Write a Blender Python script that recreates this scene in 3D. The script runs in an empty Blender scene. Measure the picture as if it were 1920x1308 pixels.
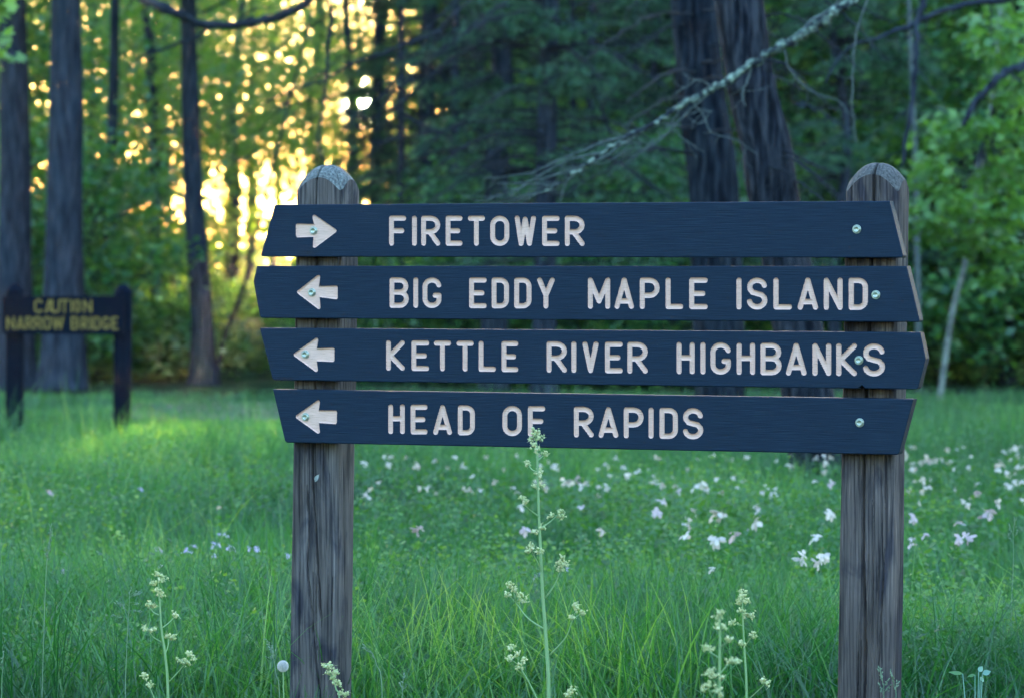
import bpy, math, random
import numpy as np
from mathutils import Vector, Matrix
R = math.radians
rng = np.random.default_rng(7)
random.seed(7)
SC = bpy.context.scene
COL = SC.collection

# ------------------------------------------------------------------ camera, sky, sun, exposure
F = 6400.0; CX = 960.0; HY = 497.0; HC = 1.4
PITCH = math.atan((654.0 - HY) / F)
cam_d = bpy.data.cameras.new('camera'); cam = bpy.data.objects.new('camera', cam_d); COL.objects.link(cam)
cam.location = (0, 0, HC); cam.rotation_euler = (R(90) - PITCH, 0, 0)
cam_d.sensor_width = 36.0; cam_d.lens = F / 1920 * 36
cam_d.clip_end = 6000; cam_d.clip_start = 0.1
cam_d.dof.use_dof = True; cam_d.dof.focus_distance = 8.75; cam_d.dof.aperture_fstop = 5.8
cam_d.dof.aperture_blades = 0
SC.camera = cam

SUN_EL = R(2.7); SUN_AZ = R(-2.5)     # azimuth from +Y, negative = left
w = bpy.data.worlds.new("World"); SC.world = w; w.use_nodes = True
nt = w.node_tree; nt.nodes.clear()
sky = nt.nodes.new('ShaderNodeTexSky'); sky.sky_type = 'NISHITA'; sky.sun_disc = False
sky.sun_elevation = SUN_EL; sky.sun_rotation = SUN_AZ
sky.air_density = 1.0; sky.dust_density = 1.6; sky.ozone_density = 2.2
bg = nt.nodes.new('ShaderNodeBackground'); bg.inputs[1].default_value = 0.15
out = nt.nodes.new('ShaderNodeOutputWorld')
nt.links.new(sky.outputs[0], bg.inputs[0])
# bright air round the sun (the aureole the disc-less sky leaves out)
tcw = nt.nodes.new('ShaderNodeTexCoord'); dot = nt.nodes.new('ShaderNodeVectorMath'); dot.operation = 'DOT_PRODUCT'
dot.inputs[1].default_value = (math.sin(SUN_AZ) * math.cos(SUN_EL), math.cos(SUN_AZ) * math.cos(SUN_EL), math.sin(SUN_EL))
nt.links.new(tcw.outputs['Generated'], dot.inputs[0])
def aureole(width_deg, strength, col):
    mr = nt.nodes.new('ShaderNodeMapRange'); mr.inputs['From Min'].default_value = math.cos(R(width_deg)); mr.inputs['From Max'].default_value = 1.0
    nt.links.new(dot.outputs['Value'], mr.inputs['Value']); pw = nt.nodes.new('ShaderNodeMath'); pw.operation = 'POWER'; pw.inputs[1].default_value = 2.5
    nt.links.new(mr.outputs[0], pw.inputs[0]); mu = nt.nodes.new('ShaderNodeMath'); mu.operation = 'MULTIPLY'; mu.inputs[1].default_value = strength
    nt.links.new(pw.outputs[0], mu.inputs[0]); b2 = nt.nodes.new('ShaderNodeBackground'); b2.inputs[0].default_value = (*col, 1)
    nt.links.new(mu.outputs[0], b2.inputs[1]); return b2
a1 = nt.nodes.new('ShaderNodeAddShader'); a2 = nt.nodes.new('ShaderNodeAddShader')
nt.links.new(bg.outputs[0], a1.inputs[0]); nt.links.new(aureole(16, 0.8, (1.0, .80, .55)).outputs[0], a1.inputs[1])
nt.links.new(a1.outputs[0], a2.inputs[0]); nt.links.new(aureole(0.45, 60.0, (1.0, .86, .62)).outputs[0], a2.inputs[1])
nt.links.new(a2.outputs[0], out.inputs[0])
sd = bpy.data.lights.new('sun', 'SUN'); sd.energy = 5.0; sd.angle = R(0.5); sd.color = (1.0, 0.64, 0.26)
sun = bpy.data.objects.new('sun', sd); COL.objects.link(sun)
dv = Vector((math.sin(SUN_AZ) * math.cos(SUN_EL), math.cos(SUN_AZ) * math.cos(SUN_EL), math.sin(SUN_EL)))
sun.rotation_euler = dv.to_track_quat('Z', 'Y').to_euler()
vs = SC.view_settings
vs.view_transform = 'Standard'; vs.look = 'None'; vs.gamma = 1.0; vs.exposure = 4.75
SC.cycles.use_denoising = True; SC.cycles.denoising_prefilter = 'ACCURATE'
SC.cycles.max_bounces = 6; SC.cycles.transparent_max_bounces = 4
SC.cycles.sample_clamp_indirect = 4.0

# ------------------------------------------------------------------ helpers
cp, sp = math.cos(PITCH), math.sin(PITCH)
def P(px, py, D):
    """world point that the photo shows at (px,py), on the vertical plane Y = D"""
    a = (px - CX) / F; b = (654.0 - py) / F
    # camera axes: right X, up (0,sp,cp), forward (0,cp,-sp)
    d = np.array([a, cp + b * sp, -sp + b * cp])
    k = D / d[1]
    return np.array([0, 0, HC]) + d * k
def gx(px, D): return (px - CX) / F * D

def mesh_np(name, V, faces, mat=None, parent=None, smooth=False, attr=None):
    """faces: list of (n,k) int arrays"""
    me = bpy.data.meshes.new(name)
    V = np.asarray(V, dtype=np.float32).reshape(-1, 3)
    faces = [np.asarray(f, dtype=np.int32) for f in faces if len(f)]
    nl = sum(f.size for f in faces); nf = sum(len(f) for f in faces)
    me.vertices.add(len(V)); me.vertices.foreach_set('co', V.ravel())
    me.loops.add(nl); me.loops.foreach_set('vertex_index', np.concatenate([f.ravel() for f in faces]))
    tot = np.concatenate([np.full(len(f), f.shape[1], dtype=np.int32) for f in faces])
    st = np.concatenate([[0], np.cumsum(tot)[:-1]]).astype(np.int32)
    me.polygons.add(nf); me.polygons.foreach_set('loop_start', st)
    try: me.polygons.foreach_set('loop_total', tot)
    except Exception: pass
    me.update(calc_edges=True)
    if smooth: me.polygons.foreach_set('use_smooth', np.ones(nf, dtype=bool))
    if attr is not None:
        for an, av in attr.items():
            at = me.attributes.new(an, 'FLOAT', 'POINT'); at.data.foreach_set('value', np.asarray(av, dtype=np.float32))
    if mat: me.materials.append(mat)
    me.validate()
    o = bpy.data.objects.new(name, me); COL.objects.link(o)
    if parent is not None: o.parent = parent
    return o

class Acc:
    def __init__(s): s.V = []; s.F = {}; s.n = 0
    def add(s, V, *Fs):
        V = np.asarray(V, dtype=float).reshape(-1, 3)
        for f in Fs:
            f = np.asarray(f, dtype=np.int64)
            if len(f): s.F.setdefault(f.shape[1], []).append(f + s.n)
        s.V.append(V); s.n += len(V)
    def build(s, name, mat=None, parent=None, smooth=False):
        return mesh_np(name, np.concatenate(s.V), [np.concatenate(v) for v in s.F.values()], mat, parent, smooth)

def tag(o, label=None, cat=None, group=None, kind=None):
    if label: o['label'] = label
    if cat: o['category'] = cat
    if group: o['group'] = group
    if kind: o['kind'] = kind
    return o
def empty(name, loc=(0, 0, 0), rz=0.0, **k):
    o = bpy.data.objects.new(name, None); COL.objects.link(o)
    o.location = [float(c) for c in loc]; o.rotation_euler = (0, 0, rz); o.empty_display_size = 0.2
    return tag(o, **k)

_lat = np.random.default_rng(3).random((256, 256))
# ---
def vnoise(x, y):
    xi = np.floor(x).astype(int); yi = np.floor(y).astype(int)
    fx = x - xi; fy = y - yi; fx = fx * fx * (3 - 2 * fx); fy = fy * fy * (3 - 2 * fy)
    g = lambda i, j: _lat[i & 255, j & 255]
    return ((g(xi, yi) * (1 - fx) + g(xi + 1, yi) * fx) * (1 - fy) + (g(xi, yi + 1) * (1 - fx) + g(xi + 1, yi + 1) * fx) * fy) - 0.5

def frames(pts):
    pts = np.asarray(pts, float)
    T = np.gradient(pts, axis=0); T /= np.linalg.norm(T, axis=1)[:, None] + 1e-12
    ref = np.array([0.0, 1.0, 0.0]) if abs(T[:, 1]).mean() < 0.8 else np.array([1.0, 0, 0])
    A = np.cross(T, ref); A /= np.linalg.norm(A, axis=1)[:, None] + 1e-12
    B = np.cross(T, A)
    return T, A, B
def tube(pts, rad, n=6, disp=None):
    pts = np.asarray(pts, float); m = len(pts)
    rad = np.broadcast_to(np.asarray(rad, float), (m,)) if np.ndim(rad) < 1 or len(np.atleast_1d(rad)) == m else np.linspace(rad[0], rad[1], m)
    T, A, B = frames(pts)
    th = np.arange(n) / n * 2 * np.pi
    r = rad[:, None] * np.ones((1, n))
    if disp is not None: r = r + disp
    V = pts[:, None, :] + r[:, :, None] * (np.cos(th)[None, :, None] * A[:, None, :] + np.sin(th)[None, :, None] * B[:, None, :])
    i = np.arange(m - 1)[:, None] * n; j = np.arange(n)[None, :]
    a = i + j; b = i + (j + 1) % n
    Q = np.stack([a, b, b + n, a + n], -1).reshape(-1, 4)
    V = np.concatenate([V.reshape(-1, 3), pts[:1], pts[-1:]])
    c0 = m * n; c1 = c0 + 1; jj = np.arange(n)
    T0 = np.stack([(jj + 1) % n, jj, np.full(n, c0)], -1)
    T1 = np.stack([(m - 1) * n + jj, (m - 1) * n + (jj + 1) % n, np.full(n, c1)], -1)
    return V, Q, np.concatenate([T0, T1])
def smooth_path(pts, n):
    """Catmull-Rom resample"""
    p = np.asarray(pts, float); p = np.concatenate([[2 * p[0] - p[1]], p, [2 * p[-1] - p[-2]]])
    t = np.linspace(0, len(p) - 3 - 1e-9, n); k = np.floor(t).astype(int); f = (t - k)[:, None]
    a, b, c, d = p[k], p[k + 1], p[k + 2], p[k + 3]
    return 0.5 * ((2 * b) + (-a + c) * f + (2 * a - 5 * b + 4 * c - d) * f ** 2 + (-a + 3 * b - 3 * c + d) * f ** 3)

# ------------------------------------------------------------------ materials
def newmat(name):
    m = bpy.data.materials.new(name); m.use_nodes = True; m.node_tree.nodes.clear()
    return m, m.node_tree.nodes, m.node_tree.links
def ramp(N, stops):
    r = N.new('ShaderNodeValToRGB'); e = r.color_ramp.elements
    while len(e) < len(stops): e.new(0.5)
    for i, (p, c) in enumerate(stops): e[i].position = p; e[i].color = (*c, 1)
    return r
def noise_tex(N, L, scale, sx=1, sy=1, sz=1, detail=4, coord='Object'):
    tc = N.new('ShaderNodeTexCoord'); mp = N.new('ShaderNodeMapping'); mp.inputs['Scale'].default_value = (sx, sy, sz)
    n = N.new('ShaderNodeTexNoise'); n.inputs['Scale'].default_value = scale; n.inputs['Detail'].default_value = detail
    L.new(tc.outputs[coord], mp.inputs[0]); L.new(mp.outputs[0], n.inputs['Vector'])
    return n
def surf_mat(name, stops, scale, s=(1, 1, 1), rough=0.8, spec=0.3, bump=0.3, bdist=0.004, detail=5, second=None):
    m, N, L = newmat(name)
    n = noise_tex(N, L, scale, *s, detail=detail)
    r = ramp(N, stops); L.new(n.outputs['Fac'], r.inputs[0])
    b = N.new('ShaderNodeBsdfPrincipled'); b.inputs['Roughness'].default_value = rough
    b.inputs['Specular IOR Level'].default_value = spec
    colout = r.outputs[0]
    if second:      # (color, scale, lo, hi)
        n2 = noise_tex(N, L, second[1], detail=3); r2 = ramp(N, [(second[2], (0, 0, 0)), (second[3], (1, 1, 1))])
        L.new(n2.outputs['Fac'], r2.inputs[0]); mx = N.new('ShaderNodeMix'); mx.data_type = 'RGBA'
        L.new(r2.outputs[0], mx.inputs['Factor']); L.new(colout, mx.inputs['A']); mx.inputs['B'].default_value = (*second[0], 1)
        colout = mx.outputs['Result']
    L.new(colout, b.inputs['Base Color'])
    if bump:
        bp = N.new('ShaderNodeBump'); bp.inputs['Strength'].default_value = bump; bp.inputs['Distance'].default_value = bdist
        L.new(n.outputs['Fac'], bp.inputs['Height']); L.new(bp.outputs[0], b.inputs['Normal'])
    o = N.new('ShaderNodeOutputMaterial'); L.new(b.outputs[0], o.inputs[0])
    return m
def leaf_mat(name, stops, trans, tfac=0.45, gloss=0.06, patch=None):
    """diffuse + translucent leaf, colour varies from leaf to leaf"""
    m, N, L = newmat(name)
    g = N.new('ShaderNodeNewGeometry'); r = ramp(N, stops); 
    if patch:
        n = noise_tex(N, L, patch, detail=2); ma = N.new('ShaderNodeMath'); ma.operation = 'MULTIPLY_ADD'
        ma.inputs[1].default_value = 0.45; L.new(g.outputs['Random Per Island'], ma.inputs[0])
        mb = N.new('ShaderNodeMath'); mb.operation = 'MULTIPLY_ADD'; mb.inputs[1].default_value = 1.6; mb.inputs[2].default_value = -0.55
        L.new(n.outputs['Fac'], mb.inputs[0]); L.new(mb.outputs[0], ma.inputs[2]); L.new(ma.outputs[0], r.inputs[0])
    else:
        L.new(g.outputs['Random Per Island'], r.inputs[0])
    d = N.new('ShaderNodeBsdfDiffuse'); t = N.new('ShaderNodeBsdfTranslucent'); L.new(r.outputs[0], d.inputs[0])
    mx = N.new('ShaderNodeMix'); mx.data_type = 'RGBA'; mx.blend_type = 'MULTIPLY'; mx.inputs['Factor'].default_value = 1
    L.new(r.outputs[0], mx.inputs['A']); mx.inputs['B'].default_value = (*trans, 1); L.new(mx.outputs['Result'], t.inputs[0])
    ms = N.new('ShaderNodeMixShader'); ms.inputs[0].default_value = tfac; L.new(d.outputs[0], ms.inputs[1]); L.new(t.outputs[0], ms.inputs[2])
    gl = N.new('ShaderNodeBsdfGlossy'); gl.inputs['Roughness'].default_value = 0.45
    m2 = N.new('ShaderNodeMixShader'); m2.inputs[0].default_value = gloss; L.new(ms.outputs[0], m2.inputs[1]); L.new(gl.outputs[0], m2.inputs[2])
    o = N.new('ShaderNodeOutputMaterial'); L.new(m2.outputs[0], o.inputs[0])
    return m
TY = (2.2, 1.6, 0.5)
M = {}
M['paint'] = surf_mat('navy_paint', [(0.3, (0.0026, 0.0115, 0.028)), (0.5, (0.0042, 0.016, 0.038)), (0.72, (0.0085, 0.024, 0.050))], 55, (.22, 1, 9), rough=0.6, spec=0.16, bump=0.8, bdist=0.0014, second=((0.05, 0.06, 0.075), 75, 0.755, 0.77))
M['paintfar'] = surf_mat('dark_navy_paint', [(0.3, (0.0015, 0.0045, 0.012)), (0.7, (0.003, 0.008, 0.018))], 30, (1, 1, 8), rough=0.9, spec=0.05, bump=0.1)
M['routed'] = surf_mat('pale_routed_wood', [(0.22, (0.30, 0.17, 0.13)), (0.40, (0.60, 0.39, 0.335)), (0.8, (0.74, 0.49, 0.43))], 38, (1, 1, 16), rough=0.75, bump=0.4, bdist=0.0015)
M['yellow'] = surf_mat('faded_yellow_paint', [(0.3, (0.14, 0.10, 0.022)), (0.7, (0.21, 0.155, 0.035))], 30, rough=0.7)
def wood(name, seed, tint):
    m, N, L = newmat(name)
    tc = N.new('ShaderNodeTexCoord')
    def nz(scale, sc, det=4, dist=0.0):
        mp = N.new('ShaderNodeMapping'); mp.inputs['Scale'].default_value = sc; mp.inputs['Location'].default_value = (seed, seed * .7, seed * 1.3)
        n = N.new('ShaderNodeTexNoise'); n.inputs['Scale'].default_value = scale; n.inputs['Detail'].default_value = det; n.inputs['Distortion'].default_value = dist
        L.new(tc.outputs['Object'], mp.inputs[0]); L.new(mp.outputs[0], n.inputs['Vector']); return n.outputs['Fac']
    def mul(a, b, f=1.0):
        x = N.new('ShaderNodeMix'); x.data_type = 'RGBA'; x.blend_type = 'MULTIPLY'; x.inputs['Factor'].default_value = f; L.new(a, x.inputs['A']); L.new(b, x.inputs['B']); return x.outputs['Result']
    base = ramp(N, [(.3, tuple(.045 * t for t in tint)), (.5, tuple(.078 * t for t in tint)), (.72, tuple(.115 * t for t in tint))]); L.new(nz(26, (1, 1, .10), 8, .8), base.inputs[0])
    fine = ramp(N, [(.36, (.22, .24, .30)), (.46, (.9, .9, .9)), (.58, (1.0, 1.0, 1.0)), (.68, (1.6, 1.55, 1.5))]); fi = nz(150, (1, 1, .03), 6, .4); L.new(fi, fine.inputs[0])
    blot = ramp(N, [(.38, (.40, .44, .58)), (.50, (1, 1, 1)), (.66, (1.25, 1.2, 1.15))]); L.new(nz(11, (1, 1, .35), 5, 1.2), blot.inputs[0])
    ringm = N.new('ShaderNodeTexWave'); ringm.inputs['Scale'].default_value = 34; ringm.inputs['Distortion'].default_value = 9; ringm.inputs['Detail'].default_value = 3; ringm.inputs['Detail Scale'].default_value = .8
    mp = N.new('ShaderNodeMapping'); mp.inputs['Scale'].default_value = (1, 1, .12); mp.inputs['Location'].default_value = (seed, 0, seed); L.new(tc.outputs['Object'], mp.inputs[0]); L.new(mp.outputs[0], ringm.inputs['Vector'])
    rr_ = ramp(N, [(.0, (.62, .63, .68)), (.35, (1, 1, 1))]); L.new(ringm.outputs['Fac'], rr_.inputs[0])
    c = mul(mul(mul(base.outputs[0], fine.outputs[0], .85), blot.outputs[0]), rr_.outputs[0], .8)
    b = N.new('ShaderNodeBsdfPrincipled'); b.inputs['Roughness'].default_value = .88; b.inputs['Specular IOR Level'].default_value = .2; L.new(c, b.inputs['Base Color'])
    bp = N.new('ShaderNodeBump'); bp.inputs['Strength'].default_value = .9; bp.inputs['Distance'].default_value = .002; L.new(fi, bp.inputs['Height']); L.new(bp.outputs[0], b.inputs['Normal'])
    o = N.new('ShaderNodeOutputMaterial'); L.new(b.outputs[0], o.inputs[0]); return m
M['post'] = wood('weathered_post_wood', 3.1, (1.08, .97, 1.01))
M['post2'] = wood('weathered_right_post_wood', 8.4, (1.14, .97, 1.0))
M['endgrain'] = surf_mat('weathered_end_grain', [(0.3, (0.05, 0.055, 0.06)), (0.55, (0.14, 0.15, 0.15)), (0.8, (0.25, 0.265, 0.25))], 160, (1, 1, 0.6), rough=0.9, bump=1.0, bdist=0.003)
M['endgrain2'] = surf_mat('sawn_grey_brown_top', [(0.3, (0.035, 0.035, 0.038)), (0.55, (0.09, 0.087, 0.088)), (0.8, (0.16, 0.15, 0.145))], 160, (1, 1, 0.6), rough=0.9, bump=1.0, bdist=0.003)
M['bark'] = surf_mat('dark_bark', [(0.3, (0.006, 0.010, 0.019)), (0.5, (0.022, 0.031, 0.050)), (0.75, (0.05, 0.064, 0.092))], 24, (1, 1, 0.16), rough=0.95, spec=0.1, bump=1.0, bdist=0.05, detail=6)
M['barkb'] = surf_mat('rough_pine_bark', [(0.38, (0.003, 0.005, 0.010)), (0.5, (0.014, 0.019, 0.031)), (0.66, (0.046, 0.052, 0.070))], 38, (1, 1, 0.14), rough=0.95, spec=0.1, bump=1.0, bdist=0.05, detail=7)
M['barkc'] = surf_mat('dark_back_bark', [(0.38, (0.002, 0.004, 0.009)), (0.5, (0.008, 0.014, 0.025)), (0.70, (0.028, 0.038, 0.054))], 26, (1, 1, 0.15), rough=0.95, spec=0.1, bump=1.0, bdist=0.05, detail=7)
M['lichen'] = surf_mat('lichened_branch_bark', [(0.45, (0.015, 0.02, 0.028)), (0.53, (0.07, 0.10, 0.095)), (0.70, (0.27, 0.35, 0.29))], 34, (1, 1, 1), rough=0.95, spec=0.1, bump=1.0, bdist=0.01)
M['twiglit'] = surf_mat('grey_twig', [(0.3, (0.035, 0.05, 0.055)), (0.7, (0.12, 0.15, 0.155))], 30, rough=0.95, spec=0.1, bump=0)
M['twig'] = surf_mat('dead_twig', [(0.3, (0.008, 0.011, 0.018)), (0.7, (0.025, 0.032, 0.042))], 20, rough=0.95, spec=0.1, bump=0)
M['birch'] = surf_mat('pale_birch_bark', [(0.3, (0.06, 0.07, 0.075)), (0.6, (0.19, 0.22, 0.215))], 6, (1, 1, 3), rough=0.8, bump=0.3)
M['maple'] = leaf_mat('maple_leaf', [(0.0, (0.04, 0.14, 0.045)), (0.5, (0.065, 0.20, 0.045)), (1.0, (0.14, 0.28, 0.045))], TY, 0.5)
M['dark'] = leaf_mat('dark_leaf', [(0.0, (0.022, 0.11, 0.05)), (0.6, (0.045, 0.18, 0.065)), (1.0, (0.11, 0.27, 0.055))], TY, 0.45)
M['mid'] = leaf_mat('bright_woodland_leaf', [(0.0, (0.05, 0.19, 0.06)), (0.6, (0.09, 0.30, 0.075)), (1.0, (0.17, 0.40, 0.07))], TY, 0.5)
M['light'] = leaf_mat('fresh_leaf', [(0.0, (0.05, 0.15, 0.045)), (0.5, (0.09, 0.24, 0.06)), (1.0, (0.15, 0.33, 0.06))], (1.8, 1.5, 0.6), 0.5, patch=0.8)
M['needle'] = leaf_mat('conifer_needle', [(0.0, (0.013, 0.07, 0.042)), (0.6, (0.026, 0.11, 0.055)), (1.0, (0.055, 0.18, 0.065))], (1.6, 1.4, 0.6), 0.25)
M['grass'] = leaf_mat('meadow_grass', [(0.0, (0.006, 0.055, 0.024)), (0.4, (0.010, 0.088, 0.026)), (0.72, (0.045, 0.19, 0.040)), (1.0, (0.21, 0.38, 0.085))], (1.9, 1.6, 0.6), 0.45, patch=0.5)
M['herb'] = leaf_mat('meadow_herb_leaf', [(0.0, (0.008, 0.05, 0.020)), (0.5, (0.036, 0.145, 0.038)), (1.0, (0.13, 0.28, 0.06))], (1.9, 1.6, 0.6), 0.45, patch=0.5)
M['stalk'] = leaf_mat('hairy_stalk', [(0.0, (0.20, 0.36, 0.17)), (1.0, (0.26, 0.42, 0.20))], (1.2, 1.1, 0.8), 0.25)
M['stem'] = leaf_mat('green_stem', [(0.0, (0.035, 0.12, 0.04)), (1.0, (0.05, 0.16, 0.05))], (1.2, 1.1, 0.8), 0.25)
M['bud'] = leaf_mat('pale_bud', [(0.0, (0.40, 0.50, 0.22)), (0.6, (0.66, 0.70, 0.38)), (1.0, (0.80, 0.80, 0.52))], (1.2, 1.1, 0.8), 0.25)
M['white'] = leaf_mat('white_petal', [(0.0, (0.50, 0.45, 0.42)), (1.0, (0.78, 0.70, 0.64))], (1, 1, 1), 0.35, 0.02)
M['pink'] = leaf_mat('pink_petal', [(0.0, (0.48, 0.38, 0.42)), (1.0, (0.66, 0.54, 0.56))], (1, 1, 1), 0.35, 0.02)
M['lilac'] = leaf_mat('lilac_petal', [(0.0, (0.42, 0.36, 0.60)), (1.0, (0.56, 0.50, 0.70))], (1, 1, 1), 0.35, 0.02)
M['fluff'] = leaf_mat('seed_fluff', [(0.0, (0.85, 0.85, 0.85)), (1.0, (0.95, 0.95, 0.95))], (1, 1, 1), 0.5, 0.02)
M['seed'] = leaf_mat('grass_seed', [(0.0, (0.09, 0.20, 0.12)), (1.0, (0.22, 0.34, 0.22))], (1.2, 1.1, 0.8), 0.3)
M['paleleaf'] = leaf_mat('blue_green_leaf', [(0.0, (0.10, 0.27, 0.20)), (1.0, (0.16, 0.36, 0.26))], (1.2, 1.2, 0.8), 0.35, 0.1)
M['dryleaf'] = surf_mat('dry_grey_leaf', [(0.3, (0.20, 0.22, 0.22)), (0.7, (0.34, 0.37, 0.36))], 90, rough=0.8, bump=0.4, bdist=0.001)
M['zinc'] = surf_mat('zinc_steel', [(0.3, (0.30, 0.36, 0.34)), (0.7, (0.50, 0.56, 0.52))], 300, rough=0.33, bump=0.1, bdist=0.0005)
for nn in M['zinc'].node_tree.nodes:
    if nn.type == 'BSDF_PRINCIPLED': nn.inputs['Metallic'].default_value = 0.85
M['soil'] = surf_mat('meadow_soil', [(0.3, (0.010, 0.030, 0.014)), (0.7, (0.022, 0.060, 0.024))], 3, rough=1, spec=0, bump=0.5, bdist=0.05)
M['litter'] = surf_mat('forest_floor', [(0.3, (0.012, 0.028, 0.018)), (0.55, (0.025, 0.055, 0.028)), (0.8, (0.07, 0.07, 0.05))], 1.2, rough=1, spec=0, bump=0.8, bdist=0.1)
M['sand'] = surf_mat('pale_sandy_path', [(0.3, (0.14, 0.125, 0.10)), (0.7, (0.25, 0.22, 0.175))], 2, rough=1, spec=0, bump=0.5, bdist=0.03)

# ------------------------------------------------------------------ ground
g = mesh_np('ground', [(-3000, -50, 0), (3000, -50, 0), (3000, 35.6, 0), (-3000, 35.6, 0)], [[(0, 1, 2, 3)]], M['soil']); tag(g, kind='structure')
g = mesh_np('forest_floor', [(-3000, 35.6, 0), (3000, 35.6, 0), (3000, 5000, 0), (-3000, 5000, 0)], [[(0, 1, 2, 3)]], M['litter']); tag(g, kind='structure')
xs = np.linspace(-30, 2.0, 40); e0 = 30.6 + 0.4 * vnoise(xs * .7, xs * 0 + 2); e1 = 34.9 + .8 * 0.6 * vnoise(xs * .6, xs * 0 + 9)
e1[-6:] = np.linspace(e1[-6], e0[-1] + 0.3, 6)
Vp = np.concatenate([np.stack([xs, e0, xs * 0 + .004], 1), np.stack([xs, e1, xs * 0 + .004], 1)])
i = np.arange(39); g = mesh_np('path', Vp, [np.stack([i, i + 1, i + 41, i + 40], 1)], M['sand']); tag(g, kind='structure')

# ------------------------------------------------------------------ the direction sign
TH = R(20.97)
uax = np.array([math.cos(TH), -math.sin(TH), 0]); nin = np.array([math.sin(TH), math.cos(TH), 0])
O = P(1100, HY, 8.83); O[2] = 0.0
def px2l(px, py, off=0.0):
    """photo pixel -> local (u, v) on the sign's plane, off metres behind its front"""
    a = (px - CX) / F; b = (654.0 - py) / F
    d = np.array([a, cp + b * sp, -sp + b * cp]); c = np.array([0, 0, HC])
    k = ((O + nin * off - c) @ nin) / (d @ nin); q = c + d * k - O
    return np.array([q @ uax, q[2]])
S = 6400 / 8.83
sign = empty('direction_sign', O, -TH, label='navy wooden direction sign of four arrow boards on two weathered posts', cat='sign')

def arc(cx, cy, rx, ry, a0, a1, n=9):
    return [(cx + rx * math.cos(R(a)), cy + ry * math.sin(R(a))) for a in np.linspace(a0, a1, n)]
GL = {
 'F': [[(0, 0), (0, 1), (1, 1)], [(0, .5), (.85, .5)]],
 'I': [[(.5, 0), (.5, 1)]],
 'R': [[(0, 0), (0, 1)] + arc(.48, .73, .52, .27, 90, -90) + [(0, .46)], [(.42, .46), (1, 0)]],
 'E': [[(1, 1), (0, 1), (0, 0), (1, 0)], [(0, .5), (.82, .5)]],
 'T': [[(0, 1), (1, 1)], [(.5, 1), (.5, 0)]],
 'O': [arc(.5, .72, .5, .28, 0, 180, 13) + arc(.5, .28, .5, .28, 180, 360, 13) + [(1, .72)]],
 'W': [[(0, 1), (.24, 0), (.49, .96), (.75, 0), (1, 1)]],
 'B': [[(0, 0), (0, 1)] + arc(.55, .76, .42, .24, 90, -90) + [(0, .52)], [(.5, .52)] + arc(.55, .26, .45, .26, 90, -90) + [(0, 0)]],
 'G': [arc(.5, .74, .5, .26, 15, 180, 11) + arc(.5, .26, .5, .26, 180, 350, 11) + [(1, .40), (.72, .40)]],
 'D': [[(0, 0), (0, 1)] + arc(.5, .75, .5, .25, 90, 0) + arc(.5, .25, .5, .25, 0, -90) + [(0, 0)]],
 'Y': [[(0, 1), (.5, .42), (1, 1)], [(.5, .42), (.5, 0)]],
 'M': [[(0, 0), (0, 1), (.5, .2), (1, 1), (1, 0)]],
 'A': [[(0, 0), (.5, 1), (1, 0)], [(.12, .2), (.88, .2)]],
 'P': [[(0, 0), (0, 1)] + arc(.5, .71, .5, .29, 90, -90) + [(0, .42)]],
 'L': [[(0, 1), (0, 0), (1, 0)]],
 'S': [arc(.5, .76, .48, .24, 12, 180, 11) + [(.04, .66), (.2, .55), (.8, .45), (.97, .34)] + arc(.5, .25, .5, .25, 0, -168, 12)],
 'N': [[(0, 0), (0, 1), (1, 0), (1, 1)]],
 'K': [[(0, 0), (0, 1)], [(1, 1), (.12, .5), (1, 0)]],
 'H': [[(0, 0), (0, 1)], [(1, 0), (1, 1)], [(0, .52), (1, .52)]],
 'V': [[(0, 1), (.5, 0), (1, 1)]],
 'C': [arc(.5, .72, .5, .28, 20, 180, 11) + arc(.5, .28, .5, .28, 180, 340, 11)],
 'U': [[(0, 1)] + arc(.5, .3, .5, .3, 180, 360, 11) + [(1, 1)]],
}
def glyph_segs(text, bounds, ya, yb, rpx, tolocal):
    """ya/yb = (top,bottom) at the first and last letter; returns local segments"""
    segs = []; x0 = bounds[0][0]; x1 = bounds[-1][1]
    for ch, (a, b) in zip(text, bounds):
        f = ((a + b) / 2 - x0) / (x1 - x0); top = ya[0] + (yb[0] - ya[0]) * f + rpx; bot = ya[1] + (yb[1] - ya[1]) * f - rpx
        l = a + rpx; r_ = b - rpx
        for st in GL[ch]:
            q = [tolocal(l + (r_ - l) * x, bot + (top - bot) * y) for x, y in st]
            segs += [(q[k], q[k + 1]) for k in range(len(q) - 1)]
    return np.array(segs)
def seg_dist(U, V, segs):
    D = np.full(U.shape, 9.0)
    for (a, b) in segs:
        lo = np.minimum(a, b) - 0.012; hi = np.maximum(a, b) + 0.012
        msk = (U > lo[0]) & (U < hi[0]) & (V > lo[1]) & (V < hi[1])
        if not msk.any(): continue
        u = U[msk]; v = V[msk]; d = b - a; t = np.clip(((u - a[0]) * d[0] + (v - a[1]) * d[1]) / (d @ d + 1e-12), 0, 1)
        D[msk] = np.minimum(D[msk], np.hypot(u - a[0] - t * d[0], v - a[1] - t * d[1]))
    return D
def poly_sdf(U, V, poly):
    n = len(poly); D = np.full(U.shape, 9.0); ins = np.zeros(U.shape, bool)
    for k in range(n):
        a = poly[k]; b = poly[(k + 1) % n]; d = b - a
        t = np.clip(((U - a[0]) * d[0] + (V - a[1]) * d[1]) / (d @ d), 0, 1)
        D = np.minimum(D, np.hypot(U - a[0] - t * d[0], V - a[1] - t * d[1]))
        c = ((a[1] > V) != (b[1] > V)) & (U < d[0] * (V - a[1]) / (d[1] + 1e-15) + a[0]); ins ^= c
    return np.where(ins, -D, D)
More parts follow.
